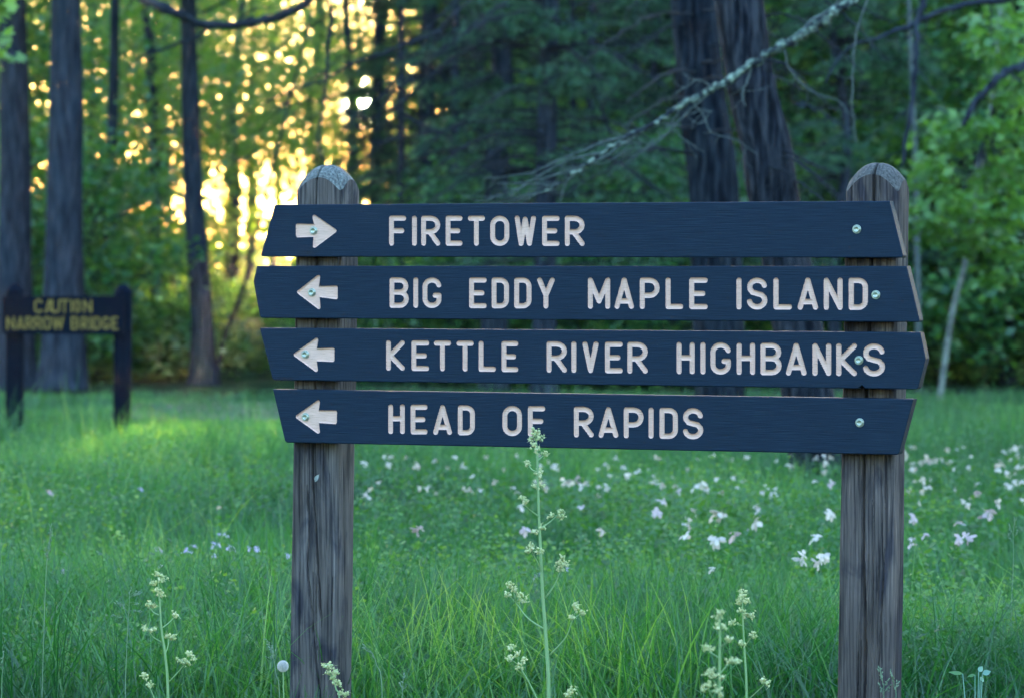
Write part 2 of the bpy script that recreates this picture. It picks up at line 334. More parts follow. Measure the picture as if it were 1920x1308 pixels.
def axis(L, h, e=0.0032):
    edge = np.array([0, .0003, .0008, .0016, .0024, e])
    n = int((L - 2 * e) / h)
    return np.concatenate([edge, np.linspace(e, L - e, n)[1:-1], L - edge[::-1]])
def make_board(left, right, segs, rad, arrow, thick, h, mats, parent, tolocal, words, name='board', notches=()):
    Lp = np.array([tolocal(*p) for p in left]); Rp = np.array([tolocal(*p) for p in right])
    def prof(Q, t):
        c = np.linspace(0, 1, 2) if len(Q) == 2 else (Q[:, 1] - Q[0, 1]) / (Q[-1, 1] - Q[0, 1])
        return np.stack([np.interp(t, c, Q[:, 0]), np.interp(t, c, Q[:, 1])], 1)
    Hh = abs(Lp[0, 1] - Lp[-1, 1]); Ll = Rp[:, 0].mean() - Lp[:, 0].mean()
    s = axis(Ll, h) ; t = axis(Hh, h)
    sn = s / Ll; tn = t / Hh
    A = prof(Lp, tn); B = prof(Rp, tn)
    rc = 0.007                                   # slightly rounded bottom corners
    cr = rc * (1 - np.sqrt(np.clip(1 - np.clip((t - (Hh - rc)) / rc, 0, 1) ** 2, 0, 1)))
    A[:, 0] += cr; B[:, 0] -= cr
    U = A[:, 0][:, None] * (1 - sn) + B[:, 0][:, None] * sn
    V = A[:, 1][:, None] * (1 - sn) + B[:, 1][:, None] * sn
    # worn, slightly wavy edges
    wob = 0.0005 * vnoise(U * 60, V * 0 + parent.location.x + Lp[0, 1] * 50) 
    V = V + wob * (np.abs(2 * tn[:, None] - 1) ** 6)
    for (nu, nw, ndp, side) in notches:
        kk = np.clip(1 - np.abs(U - nu) / nw, 0, 1) * ndp
        V = V + (kk if side < 0 else -kk) * (np.clip((tn[:, None] if side < 0 else 1 - tn[:, None]) * 6 - 5, 0, 1))
    dl = np.full(U.shape, 9.0); dl = seg_dist(U, V, segs) - rad
    da = poly_sdf(U, V, arrow) if arrow is not None else np.full(U.shape, 9.0)
    if arrow is not None:
        n_ = len(arrow); e_ = np.roll(arrow, -1, 0) - arrow; ln = np.hypot(e_[:, 0], e_[:, 1]); sgn = np.sign(np.sum(arrow[:, 0] * np.roll(arrow[:, 1], -1) - np.roll(arrow[:, 0], -1) * arrow[:, 1]))
        nrm = np.stack([-e_[:, 1], e_[:, 0]], 1) / ln[:, None] * sgn; rin = 0.0052; ins_ = []
        for q_ in range(n_):
            p0 = arrow[q_] + nrm[q_ - 1] * rin; d0 = e_[q_ - 1]; p1_ = arrow[q_] + nrm[q_] * rin; d1 = e_[q_]
            tt_ = np.linalg.solve(np.array([d0, -d1]).T, p1_ - p0)[0]; ins_.append(p0 + d0 * tt_)
        da = poly_sdf(U, V, np.array(ins_)) - rin
    d = np.minimum(dl, da)
    # snap nodes next to the outline onto it
    gu = np.gradient(d, axis=1) / (np.gradient(U, axis=1) + 1e-9); gv = (np.gradient(d, axis=0)) / (np.gradient(V, axis=0) - 1e-9)
    gn = np.hypot(gu, gv) + 1e-9; near = (np.abs(d) < h * 0.52) & (gn > 0.4)
    U = np.where(near, U - d * gu / gn ** 2, U); V = np.where(near, V - d * gv / gn ** 2, V)
    dl2 = np.where(near, 0, dl); da2 = np.where(near, 0, da)
    c = np.clip((rad + dl2) / rad, 0, 1); dep = np.where(dl2 < 0, 0.0052 * np.sqrt(np.clip(1 - c ** 2.6, 0, 1)), 0)
    x = np.clip(-da2 / 0.0035, 0, 1); dep = np.maximum(dep, np.where(da2 < 0, 0.0048 * np.sqrt(1 - (1 - x) ** 2), 0))
    dep += np.where(d < -h, 0.00035 * vnoise(U * 25, V * 700), 0)
    e = 0.003; be = lambda q: e - np.sqrt(np.clip(e * e - np.clip(e - q, 0, e) ** 2, 0, None))
    Y = dep + be(t)[:, None] + be(Hh - t)[:, None] + be(s)[None, :] * .6 + be(Ll - s)[None, :] * .6
    Y += 0.0002 * vnoise(U * 30, V * 900) * (d > 0)
    ny, nx = U.shape
    VV = np.stack([U, Y, V], -1).reshape(-1, 3)
    ii = np.arange(ny - 1)[:, None] * nx + np.arange(nx - 1)[None, :]
    Q = np.stack([ii, ii + nx, ii + nx + 1, ii + 1], -1).reshape(-1, 4)
    dfl = dl2.ravel(); dfa = da2.ravel(); ml = dfl[Q].mean(1) < -1e-6; ma = (dfa[Q].mean(1) < -1e-6) & ~ml
    out = {}
    # body: front + sides + back
    ring = np.concatenate([np.arange(nx), (np.arange(1, ny)) * nx + nx - 1, (ny - 1) * nx + np.arange(nx - 2, -1, -1), np.arange(ny - 2, 0, -1) * nx])
    m = len(ring); bk = VV[ring].copy(); bk[:, 1] = thick
    n0 = len(VV); VVb = np.concatenate([VV, bk])
    k = np.arange(m); side = np.stack([ring[k], ring[(k + 1) % m], n0 + (k + 1) % m, n0 + k], 1)
    Qb = Q[~(ml | ma)]
    used = np.unique(np.concatenate([Qb.ravel(), side.ravel()])); mp = np.full(len(VVb), -1); mp[used] = np.arange(len(used))
    fs = [np.concatenate([mp[Qb], mp[side]]), mp[(n0 + np.arange(m)[::-1])][None, :]]
    bo = mesh_np(name, VVb[used], fs, mats[0], parent, False)
    me = bo.data; sm = np.zeros(len(me.polygons), bool); sm[:len(Qb)] = True; me.polygons.foreach_set('use_smooth', sm)
    cu = VV[Q].mean(1); parts = []
    for wi, box in enumerate(words): parts.append(('lettering', ml & (cu[:, 0] > box[0]) & (cu[:, 0] < box[1]) & (cu[:, 2] > box[2]) & (cu[:, 2] < box[3]), mats[1]))
    parts.append(('arrow', ma, mats[1]))
    for nm, mk, mt in parts:
        if not mk.any(): continue
        q = Q[mk]; us = np.unique(q); mp2 = np.full(len(VV), -1); mp2[us] = np.arange(len(us))
        mesh_np(nm, VV[us], [mp2[q]], mt, bo, True)
    return bo

MT = (M['paint'], M['routed'])
B1 = [(729.1,761.9),(772.2,782),(789.3,825.8),(835.2,867.4),(876.8,909.6),(918.8,955.3),(964.7,1005.2),(1016.1,1049.4),(1058.8,1096.4)]
B2 = [(729.9,766.9),(774.5,784.6),(791.9,828.1),(879.2,912.8),(921.4,954.7),(963.8,996.9),(1006.8,1040.4),(1102,1144.4),(1151.9,1188.8),(1199.3,1237.1),(1247.7,1280.9),(1292,1327.1),(1380,1391.2),(1400.2,1438.9),(1450,1484.8),(1495.4,1534),(1544.4,1580),(1591.2,1627.4)]
B3 = [(723.5,759.3),(771,805),(813,846),(855.5,888.5),(897,930),(940,972),(1024.6,1063.2),(1071,1081),(1091.9,1122.5),(1134,1167.8),(1176,1214.8),(1268.3,1302.8),(1312.6,1323.4),(1331.8,1370.6),(1380.9,1416),(1425.7,1465.7),(1473.6,1512.4),(1523.2,1558.6),(1567.8,1606.6),(1618,1659.3)]
B4 = [(727.5,759.5),(769.4,802),(811.7,847.8),(858,890.8),(941.7,979),(989.4,1022.4),(1075.7,1113.5),(1122,1159.6),(1169.2,1207),(1215.6,1226),(1236.3,1271.3),(1280,1318.8)]
AR = [
 [(554.7,419.3),(588.3,420.4),(584.5,399),(633.5,433),(586,468.5),(587.7,444.5),(554.7,445.6)],
 [(554.6,548),(601.5,511.4),(598,536.6),(633.2,535.5),(633.2,561.9),(599.3,557.3),(601.5,583.6)],
 [(548,664.5),(598,629.2),(594,653),(627.3,651.4),(627,677.8),(594,676.7),(597,700.3)],
 [(551.8,780.4),(601,745.5),(597.7,768.4),(631.9,768.4),(631.4,794.4),(598,792),(600.5,815.5)]]
SPEC = [
 ('FIRETOWER', B1, (404.5, 461), (404.8, 461.6), [(515,384),(488,481.5)], [(1668,377),(1694,483.5)], [(586.9,432.7),(1606.7,430)], 'top board reading FIRETOWER with an arrow to the right'),
 ('BIGEDDYMAPLEISLAND', B2, (520.3, 577.5), (521, 581.3), [(481.7,498.6),(475,528),(487.7,596.4)], [(1700,499),(1725,604)], [(583.7,548.5),(1642.5,552.9)], 'second board reading BIG EDDY MAPLE ISLAND'),
 ('KETTLERIVERHIGHBANKS', B3, (637.5, 694), (644, 705), [(486.7,614.6),(511.3,712.5)], [(1725.4,623),(1735.7,672),(1720.8,729.5)], [(571.3,664),(1610.7,675)], 'third board reading KETTLE RIVER HIGHBANKS'),
 ('HEADOFRAPIDS', B4, (756.8, 812.5), (764.4, 822.8), [(511.3,729),(534.8,829)], [(1712.8,747.5),(1685,852)], [(571.8,781),(1612.3,791.6)], 'bottom board reading HEAD OF RAPIDS')]
def wboxes(text, bnd, lens, tolocal, y0=0, y1=1308):
    i = 0; o = []
    for n in lens:
        a = tolocal(bnd[i][0] - 2.5, y1); b = tolocal(bnd[i + n - 1][1] + 2.5, y0); o.append((a[0], b[0], a[1], b[1])); i += n
    return o
WL = [(9,), (3, 4, 5, 6), (6, 5, 9), (4, 2, 6)]
def disc(acc, u, v, y0, y1, r0, r1, n=28):
    th = np.arange(n) / n * 2 * np.pi
    a = np.stack([u + r0 * np.cos(th), th * 0 + y0, v + r0 * np.sin(th)], 1); b = np.stack([u + r1 * np.cos(th), th * 0 + y1, v + r1 * np.sin(th)], 1)
    k = np.arange(n); acc.add(np.concatenate([a, b]), np.stack([k, (k + 1) % n, n + (k + 1) % n, n + k], 1))
    return b
def bolt(u, v, parent):
    ac = Acc()      # washer, flange, domed head with a star recess
    prof = [(0.0112, .0000), (0.0112, -.0020), (0.0108, -.0025), (0.0098, -.0025), (.0092, -.0012), (.0084, -.0012), (0.0082, -.0060), (0.0076, -.0068), (0.0070, -.0070), (.0062, -.0069), (.0046, -.0067), (.0044, -.0020), (.0022, -.0018), (0.0001, -.0016)]
    n = 36; th = np.arange(n) / n * 2 * np.pi; V = []
    for i, (r, y) in enumerate(prof):
        rr = r * (1 + (0.16 * np.cos(6 * th) if i in (10, 11) else 0 * th))
        V.append(np.stack([u + rr * np.cos(th), th * 0 + y, v + rr * np.sin(th)], 1))
    k = np.arange(n); Fq = [np.stack([i * n + k, i * n + (k + 1) % n, (i + 1) * n + (k + 1) % n, (i + 1) * n + k], 1) for i in range(len(prof) - 1)]
    ac.add(np.concatenate(V), np.concatenate(Fq))
    o = ac.build('bolt', M['zinc'], parent, True)
    o.data.polygons.foreach_set('use_smooth', np.ones(len(o.data.polygons), bool))
    return o
for k, (txt, bnd, ya, yb, lf, rt, bolts, lab) in enumerate(SPEC):
    segs = glyph_segs(txt, bnd, ya, yb, 4.95, px2l)
    arrow = np.array([px2l(*p) for p in AR[k]])
    nt_ = [(px2l(1616, 730)[0], 0.009, 0.009, -1)] if k == 2 else []
    bo = make_board(lf, rt, segs, 4.95 / S, arrow, 0.038, 0.0013, MT, sign, px2l, wboxes(txt, bnd, WL[k], px2l), notches=nt_)
    bo['label'] = lab
    for j, b in enumerate(bolts):
        u, v = px2l(*b); bb = bolt(u, v, bo)
        if j == 0: bb.location.y = 0.0046
        else: bb.location.y = -0.0002

def make_post(name, cx_top, cx_bot, cy, wd, dp, ztop, rc, dome, cracks, mats, parent, seed, nth=260, nz=620, zbot=-0.1, grain=1.0):
    """rounded-square post with a sawn dome; cracks = [( [(u,z)..], halfwidth, depth )] on the front face"""
    # cross-section by arc length
    per = []
    hw, hd = wd / 2, dp / 2
    th = np.linspace(0, 2 * np.pi, nth, endpoint=False)
    # superellipse-like rounded box, sampled evenly by arc
    def box(rr):
        pts = []
        for (sx, sy, a0) in ((1, -1, -90), (1, 1, 0), (-1, 1, 90), (-1, -1, 180)):
            for a in np.linspace(a0, a0 + 90, 12): pts.append((sx * (hw - rr) + rr * math.cos(R(a)), sy * (hd - rr) + rr * math.sin(R(a))))
        return np.array(pts + pts[:1])
    bx = box(rc); sl = np.concatenate([[0], np.cumsum(np.hypot(*np.diff(bx, axis=0).T))]); q = np.linspace(0, sl[-1], nth + 1)[:-1]
    X = np.interp(q, sl, bx[:, 0]); Yy = np.interp(q, sl, bx[:, 1])
    nx_ = np.interp(q, sl, np.gradient(bx[:, 1])); ny_ = -np.interp(q, sl, np.gradient(bx[:, 0])); nn = np.hypot(nx_, ny_); nx_ /= nn; ny_ /= nn
    rho2 = (X ** 2 + Yy ** 2)
    zt = ztop - dome * (rho2 / (hw ** 2)) ** 1.15
    tt = np.linspace(0, 1, nz); Z = zbot + (zt[None, :] - zbot) * tt[:, None]
    cxz = cx_bot + (cx_top - cx_bot) * (Z / ztop)
    arcq = np.broadcast_to(q[None, :], Z.shape)
    wv = 0.012 * vnoise(Z * 5 + seed, arcq * 8) 
    dsp = -0.0016 * grain * np.abs(vnoise((arcq + wv) * 160 + seed * 7, Z * 2.2)) ** 0.7 * 1.6 - 0.0009 * grain * vnoise((arcq + wv) * 420, Z * 6 + seed) + 0.0022 * vnoise(arcq * 18, Z * 3 + seed)
    front = (ny_ < -0.3)[None, :]
    Xr = X[None, :] + np.zeros_like(Z)
    for path, hwid, dep in cracks:
        pz = np.array([p[1] for p in path])[::-1]; pu = np.array([p[0] for p in path])[::-1]
        uc = np.interp(Z, pz, pu) + 0.0015 * vnoise(Z * 30 + seed, Z * 0 + 3) + 0.0008 * vnoise(Z * 120, Z * 0)
        ok = (Z > pz[0]) & (Z < pz[-1]) & front
        ww = 1.25 * hwid * np.clip(np.minimum((Z - pz[0]) / 0.04, (pz[-1] - Z) / 0.04 if pz[-1] < ztop - dome * 1.5 else 1), 0.05, 1) * (1 + 0.5 * vnoise(Z * 14 + seed, Z * 0 + 11))
        x = np.abs(Xr + cxz - uc) / ww
        dsp -= np.where(ok & (x < 1), dep * (1 - x ** 2), 0)
    PX = Xr + nx_[None, :] * dsp + cxz; PY = Yy[None, :] + ny_[None, :] * dsp + cy
    V = np.stack([PX, PY, Z], -1).reshape(-1, 3)
    i = np.arange(nz - 1)[:, None] * nth; j = np.arange(nth)[None, :]
    a = i + j; b = i + (j + 1) % nth; Q = np.stack([a, b, b + nth, a + nth], -1).reshape(-1, 4)
    po = mesh_np(name, V, [Q], mats[0], parent, True)
    # sawn dome as its own sub-part
    rings = 26; rr = np.linspace(1, 0.0, rings)
    dm = []
    topx = PX[-1]; topy = PY[-1]; cxx = topx.mean(); cyy = topy.mean()
    for f in rr:
        x = cxx + (topx - cxx) * f; y = cyy + (topy - cyy) * f
        lx = X * f; ly = Yy * f; z = ztop - dome * ((lx ** 2 + ly ** 2) / hw ** 2) ** 1.15
        z = z + 0.0012 * vnoise(x * 300 + seed, y * 300) * (f < 0.99)
        for path, hwid, dep in cracks:
            if path[0][1] > ztop - dome * 1.5:
                uc = path[0][0]; x_ = np.abs(x - uc) / (hwid * 0.9); inn = (y < cyy + hd * .3) & (x_ < 1); z = z - np.where(inn & (f < 0.995), dep * .8 * (1 - x_ ** 2), 0)
        if f == 1: z = Z[-1]
        dm.append(np.stack([x, y, z], 1))
    V2 = np.concatenate(dm); i = np.arange(rings - 1)[:, None] * nth; a = i + j; b = i + (j + 1) % nth
    mesh_np('sawn_top', V2, [np.stack([a, b, b + nth, a + nth], -1).reshape(-1, 4)], mats[1], po, True)
    return po
tb = 0.038
def checks(xa, xb, seed, n=16):
    r_ = np.random.default_rng(seed); o = []
    for _ in range(n):
        x = r_.uniform(xa, xb); y = r_.uniform(300, 1250); L_ = r_.uniform(60, 330); o.append(crk([(x, y), (x + r_.normal() * 2 - L_ * .012, y + L_ * .5), (x + r_.normal() * 2 - L_ * .012, y + L_)], r_.uniform(.0008, .0015), r_.uniform(.004, .009)))
    return o
def crk(pts, hw, dep): return ([tuple(px2l(x, y, tb)) for x, y in pts], hw, dep)
zt1 = px2l(613, 309, tb + .055)[1]; zt2 = px2l(1644, 305, tb + .058)[1]
def post_cx(xl, y, wd, rc):     # left silhouette of front face -> centre
    return px2l(xl, y, tb + 0.004)[0] + wd / 2
c1t = post_cx(553, 380, .136, .02); c1b = post_cx(540, 1250, .136, .02)
# extrapolate to ztop and z=0
def extrap(ct, yt, cb, yb, ztop):
    za = px2l(600, yt, tb)[1]; zb = px2l(600, yb, tb)[1]; k = (ct - cb) / (za - zb)
    return ct + k * (ztop - za), cb + k * (0 - zb)
a1, b1 = extrap(c1t, 380, c1b, 1250, zt1)
p1 = make_post('post', a1, b1, tb + .069, .136, .128, zt1, .016, .040,
    [crk([(592, 310), (590, 380), (592, 500), (589, 700), (585, 850), (584, 900), (590, 1000), (597, 1110), (601, 1180)], .0030, .014),
     crk([(573, 905), (578, 980), (574, 1060), (583, 1160), (590, 1240), (598, 1308), (600, 1420)], .0026, .011),
     crk([(637, 322), (639, 380), (641, 480)], .0016, .006), crk([(563, 870), (562, 1000), (560, 1200), (563, 1350)], .0010, .004),
     crk([(616, 880), (613, 1000), (615, 1150), (616, 1300)], .0011, .004), crk([(641, 900), (643, 1030), (641, 1200), (646, 1350)], .0010, .004)] + checks(556, 650, 5),
    (M['post'], M['endgrain']), sign, 2.3)
p1['label'] = 'left post with long wavy crack and bleached domed top'
c2t = post_cx(1583, 350, .140, .02); c2b = post_cx(1568, 1250, .140, .02)
a2, b2 = extrap(c2t, 350, c2b, 1250, zt2)
p2 = make_post('post', a2, b2, tb + .069, .140, .120, zt2, .012, .044,
    [crk([(1637, 306), (1636, 380), (1628, 600), (1617, 870), (1617, 1100), (1620, 1200), (1619, 1308), (1618, 1420)], .0036, .020),
     crk([(1648, 330), (1650, 380)], .0012, .005), crk([(1651, 870), (1650, 960), (1655, 1080), (1652, 1120)], .0012, .005),
     crk([(1635, 870), (1636, 1000), (1634, 1150), (1632, 1330)], .0011, .005), crk([(1612, 1190), (1611, 1308), (1610, 1400)], .0014, .007)] + checks(1584, 1672, 6),
    (M['post2'], M['endgrain2']), sign, 5.1)
p2['label'] = 'right post split by one straight deep crack'

# ------------------------------------------------------------------ caution sign, far left
DC = 25.6
def px2w(px, py): 
    q = P(px, py, DC); return np.array([q[0] - gx(127, DC), q[2]])
Sc = F / DC
cs = empty('caution_sign', (0, DC, 0), label='dark caution sign reading NARROW BRIDGE in faded yellow on two round-topped posts', cat='sign')
cs.location.x = gx(127, DC)
BC1 = [(64, 80), (84, 101), (96, 113), (112, 130), (132, 137), (139, 151), (156, 173)]
BC2 = [(12, 28), (31, 46), (48, 62), (64, 79), (81, 96), (98, 120), (133, 148), (152, 165), (168, 172), (175, 189), (192, 205), (209, 222)]
sg = np.concatenate([glyph_segs('CAUTION', BC1, (561, 587), (561.5, 586), 1.9, px2w), glyph_segs('NARROWBRIDGE', BC2, (593, 618), (593.5, 618.5), 1.9, px2w)])
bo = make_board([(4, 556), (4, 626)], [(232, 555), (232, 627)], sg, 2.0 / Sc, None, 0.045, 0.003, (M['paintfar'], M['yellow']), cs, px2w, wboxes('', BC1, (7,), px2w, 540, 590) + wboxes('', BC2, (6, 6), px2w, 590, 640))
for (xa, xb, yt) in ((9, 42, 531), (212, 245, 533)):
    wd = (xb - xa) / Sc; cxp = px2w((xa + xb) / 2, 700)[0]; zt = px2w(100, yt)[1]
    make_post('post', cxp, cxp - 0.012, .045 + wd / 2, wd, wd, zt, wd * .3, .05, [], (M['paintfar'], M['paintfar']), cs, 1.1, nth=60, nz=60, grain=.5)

# ------------------------------------------------------------------ leaf clouds
RHOMB = np.array([(-.12, 0, 0), (.45, -.34, .05), (1, 0, -.06), (.45, .34, .05)])
def lobed():
    a = [0, 22, 40, 62, 85, 110, 140, 180, 220, 250, 275, 298, 320, 338]; r = [1, .52, .86, .5, .74, .42, .5, .12, .5, .42, .74, .5, .86, .52]
    V = [(0.15, 0, 0)] + [(0.15 + rr * .62 * math.cos(R(x)), rr * .62 * math.sin(R(x)), -.12 * rr * abs(math.sin(R(x)))) for x, rr in zip(a, r)]
    k = np.arange(14); return np.array(V), np.stack([k * 0, 1 + k, 1 + (k + 1) % 14], 1)
LV, LF = lobed()
def leaves(C, size, tmpl=RHOMB, tf=None, droop=0.5, outd=None, rg=rng, flat=0.6):
    """C (n,3) leaf positions"""
    n = len(C); size = np.broadcast_to(size, (n,)) * (0.65 + 0.7 * rg.random(n))
    az = rg.random(n) * 2 * np.pi
    X = np.stack([np.cos(az), np.sin(az), -droop * (0.3 + rg.random(n))], 1); X /= np.linalg.norm(X, axis=1)[:, None]
    Nn = rg.normal(size=(n, 3)) * (1 - flat) + np.array([0, 0, 1.0]) * flat; 
    Yv = np.cross(Nn, X); Yv /= np.linalg.norm(Yv, axis=1)[:, None] + 1e-9; Zv = np.cross(X, Yv)
    V = C[:, None, :] + size[:, None, None] * (tmpl[None, :, 0:1] * X[:, None, :] + tmpl[None, :, 1:2] * Yv[:, None, :] + tmpl[None, :, 2:3] * Zv[:, None, :])
    if tf is None: tf = np.array([[0, 1, 2, 3]])
    Fc = (np.arange(n)[:, None, None] * len(tmpl) + tf[None]).reshape(-1, tf.shape[1])
    return V.reshape(-1, 3), Fc
def crown_pts(h0, h1, rad, ncl, per, rg, profile=None, cr=0.45, low=0.0):
    """clusters of leaves round twig ends; returns leaf centres and cluster centres"""
    cc = []
    while len(cc) < ncl:
        z = rg.random(); a = rg.random() * 2 * np.pi; pr = profile(z) if profile else math.sin(math.pi * min(1, z * .9 + .12)) ** .6
        r = rad * pr * (rg.random() ** .45)
        cc.append((r * math.cos(a), r * math.sin(a), h0 + (h1 - h0) * z))
    cc = np.array(cc); k = np.repeat(np.arange(ncl), rg.poisson(per, ncl))
    off = rg.normal(size=(len(k), 3)) * np.array([1, 1, .42]) * cr * (0.6 + .8 * rg.random(ncl))[k][:, None]
    return cc[k] + off, cc
def limb_tubes(ac, cc, path, r0, rg, frac=1.0, n=5):
    """a limb from the stem to every cluster centre"""
    for c in cc:
        if rg.random() > frac: continue
        zb = max(path[0][2] + .3, c[2] - 0.35 * math.hypot(c[0], c[1]) - .2); i = int(np.argmin(np.abs(path[:, 2] - zb))); b = path[i]
        mid = (b + c) / 2 + np.array([0, 0, -.08 * np.linalg.norm(c - b)]) + rg.normal(size=3) * .06 * np.linalg.norm(c - b)
        L_ = np.linalg.norm(c - b); ra = r0 * (0.35 + .25 * L_ / 3)
        ac.add(*tube(smooth_path([b, mid, c], 7), (max(.006, ra), .004), n))
def trunk_mesh(path, r0, r1, parent, mat, nth=28, m=60, ridge=0.05, flare=0.35, name='trunk'):
    p = smooth_path(path, m); t = np.linspace(0, 1, m)
    rad = r0 + (r1 - r0) * t
    zz = p[:, 2]; rad = rad * (1 + flare * np.exp(-np.clip(zz, 0, None) / 0.35))
    th = np.arange(nth) / nth * 2 * np.pi; s = rng.random() * 50
    A = th[None, :] * nth / 6.28
    dsp = rad[:, None] * ridge * 2 * (vnoise(A * .45 + s + 0 * zz[:, None], zz[:, None] * 1.6 + s) + .5 * vnoise(A * 1.0 + s, zz[:, None] * 4))
    V, Q, T = tube(p, rad, nth, dsp)
    return mesh_np(name, V, [Q, T], mat, parent, True)

protos = {}
def crown_proto(key, h0, h1, rad, ncl, per, size, mat, path_h, cr=.45, seed=0, profile=None, droop=.5, upper=True):
    rg = np.random.default_rng(seed)
    C, cc = crown_pts(h0, h1, rad, ncl, per, rg, profile, cr)
    V, Fq = leaves(C, size, rg=rg, droop=droop)
    o = mesh_np('crown', V, [Fq], mat)
    ac = Acc(); path = np.stack([np.zeros(30), np.zeros(30), np.linspace(0, path_h, 30)], 1)
    limb_tubes(ac, cc, path, .022 if key in ('fine', 'lofty', 'open') else .035, rg, .4 if key == 'fine' else .7)
    b = ac.build('limbs', M['bark'])
    protos[key] = (o.data, b.data); bpy.data.objects.remove(o); bpy.data.objects.remove(b)
def put_crown(key, parent, rz=0, sc=(1, 1, 1), loc=(0, 0, 0), limbs=True):
    for nm, me in zip(('crown', 'limbs'), protos[key]):
        if nm == 'limbs' and not limbs: continue
        o = bpy.data.objects.new(nm, me); COL.objects.link(o); o.parent = parent
        o.rotation_euler = (0, 0, rz); o.scale = sc; o.location = loc
tallp = lambda z: (0.75 + .25 * math.sin(z * 9)) * (1 if z < .6 else 1 - (z - .6))
crown_proto('maple_a', 1.2, 9.5, 2.6, 210, 46, .11, M['maple'], 9, seed=11, profile=tallp)
crown_proto('maple_b', 1.8, 10, 2.4, 180, 46, .11, M['maple'], 9.5, seed=12, profile=tallp)
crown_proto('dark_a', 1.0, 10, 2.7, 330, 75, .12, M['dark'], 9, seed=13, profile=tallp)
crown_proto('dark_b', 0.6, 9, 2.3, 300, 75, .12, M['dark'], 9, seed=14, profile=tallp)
crown_proto('open', 1.7, 9.5, 2.6, 130, 40, .095, M['maple'], 9, seed=31, profile=tallp, cr=.4)
crown_proto('fine', 2.8, 9.5, 2.7, 135, 52, .075, M['maple'], 9, seed=35, profile=tallp, cr=.5)
crown_proto('lofty', 3.3, 10.5, 2.9, 210, 78, .085, M['maple'], 9, seed=36, cr=.5)
crown_proto('bright', 1.2, 9.5, 2.6, 240, 60, .12, M['mid'], 9, seed=37, profile=tallp)
crown_proto('high', 5.2, 11, 3.0, 150, 60, .13, M['maple'], 10.5, seed=32)
crown_proto('shrub_a', .25, 3.0, 1.3, 90, 55, .09, M['maple'], 2.6, seed=15, cr=.28)
crown_proto('shrub_b', .2, 2.4, 1.4, 90, 55, .09, M['dark'], 2.2, seed=16, cr=.28)
crown_proto('sap', .8, 3.3, 1.0, 26, 14, .085, M['maple'], 2.8, seed=19, cr=.25)
crown_proto('low', .05, 1.0, .9, 60, 42, .08, M['dark'], .9, seed=17, cr=.2)
# conifer crown: drooping twigs carrying short needles
def conifer_proto(key, h0, h1, rad, nb, seed, dead=0.3):
    rg = np.random.default_rng(seed); ac = Acc(); NV = []; 
    for i in range(nb):
        z = h0 + (h1 - h0) * rg.random(); a = rg.random() * 2 * np.pi; L_ = rad * (1.05 - .6 * (z - h0) / (h1 - h0)) * (.6 + .5 * rg.random())
        dr = np.array([math.cos(a), math.sin(a), 0]); t = np.linspace(0, 1, 12)
        sag = rg.uniform(.05, .35)
        pth = np.array([0, 0, z]) + t[:, None] * L_ * dr + np.stack([0 * t, 0 * t, .12 * L_ * t - sag * L_ * t ** 2], 1) + .03 * rg.normal(size=(12, 3)) * t[:, None]
        ac.add(*tube(pth, (.022, .004), 5))
        isdead = rg.random() < dead
        for k in range(26 if not isdead else 12):
            u = rg.uniform(.2, 1); b = pth[int(u * 11)]; sd = np.array([-dr[1], dr[0], 0]) * rg.choice([-1, 1]); l2 = (.25 + .55 * rg.random()) * (1.1 - u * .6)
            tt = np.linspace(0, 1, 5)[:, None]; q = b + tt * l2 * (sd * .8 + dr * .5) + tt ** 2 * np.array([0, 0, -.35 * l2 * rg.random() * 2]) + rg.normal(size=(5, 3)) * .012
            ac.add(*tube(q, (.005, .002), 3))
            if not isdead:
                m = int(l2 * 48); s_ = rg.random(m) ** .8; NV.append(b + s_[:, None] * (q[-1] - b) + rg.normal(size=(m, 3)) * .03)
    C = np.concatenate(NV); tm = np.array([(0, -.09, 0), (1, -.02, -.1), (1, .02, -.1), (0, .09, 0)])
    V, Fq = leaves(C, .085, tmpl=tm, rg=rg, droop=.9, flat=.2)
    o = mesh_np('crown', V, [Fq], M['needle']); b = ac.build('limbs', M['twig'])
    protos[key] = (o.data, b.data); bpy.data.objects.remove(o); bpy.data.objects.remove(b)
conifer_proto('fir_a', 1.7, 8.5, 2.3, 110, 21)
conifer_proto('fir_b', 2.2, 8.5, 2.0, 95, 22, .4)

def tree(px, D, r0, lean=0.0, top=12.0, key=None, mat='bark', name='maple_tree', label='', group=None, flare=.35, wob=.06, sc=1.0, ridge=.05, r1=None, path=None, rz=None, limbs=True):
    x = gx(px, D); o = empty(name, (x, D, 0), label=label, cat='tree', group=group)
    if path is not None:
        pts = [P(a, b, D) - np.array([x, D, 0]) for a, b in path]; last = pts[-1]; dlt = pts[-1] - pts[-2]; k = (top - last[2]) / dlt[2]
        pts = [pts[0] + np.array([0, 0, -pts[0][2] - .05])] + pts + [last + dlt * k * .5 , last + dlt * k] if pts[0][2] > .1 else pts + [last + dlt * k * .5, last + dlt * k]
    else:
        pts = [np.array([lean * z + wob * rng.normal() * (z > 0), wob * rng.normal() * (z > 0), z]) for z in np.linspace(-.05, top, 7)]
    trunk_mesh(pts, r0, r1 if r1 else r0 * .45, o, M[mat], m=90, flare=flare, ridge=ridge, nth=40 if r0 > .15 else 12)
    if key: put_crown(key, o, rng.random() * 6.28 if rz is None else rz, (sc, sc, sc), limbs=limbs)
    return o
EXEC_MARK = 1
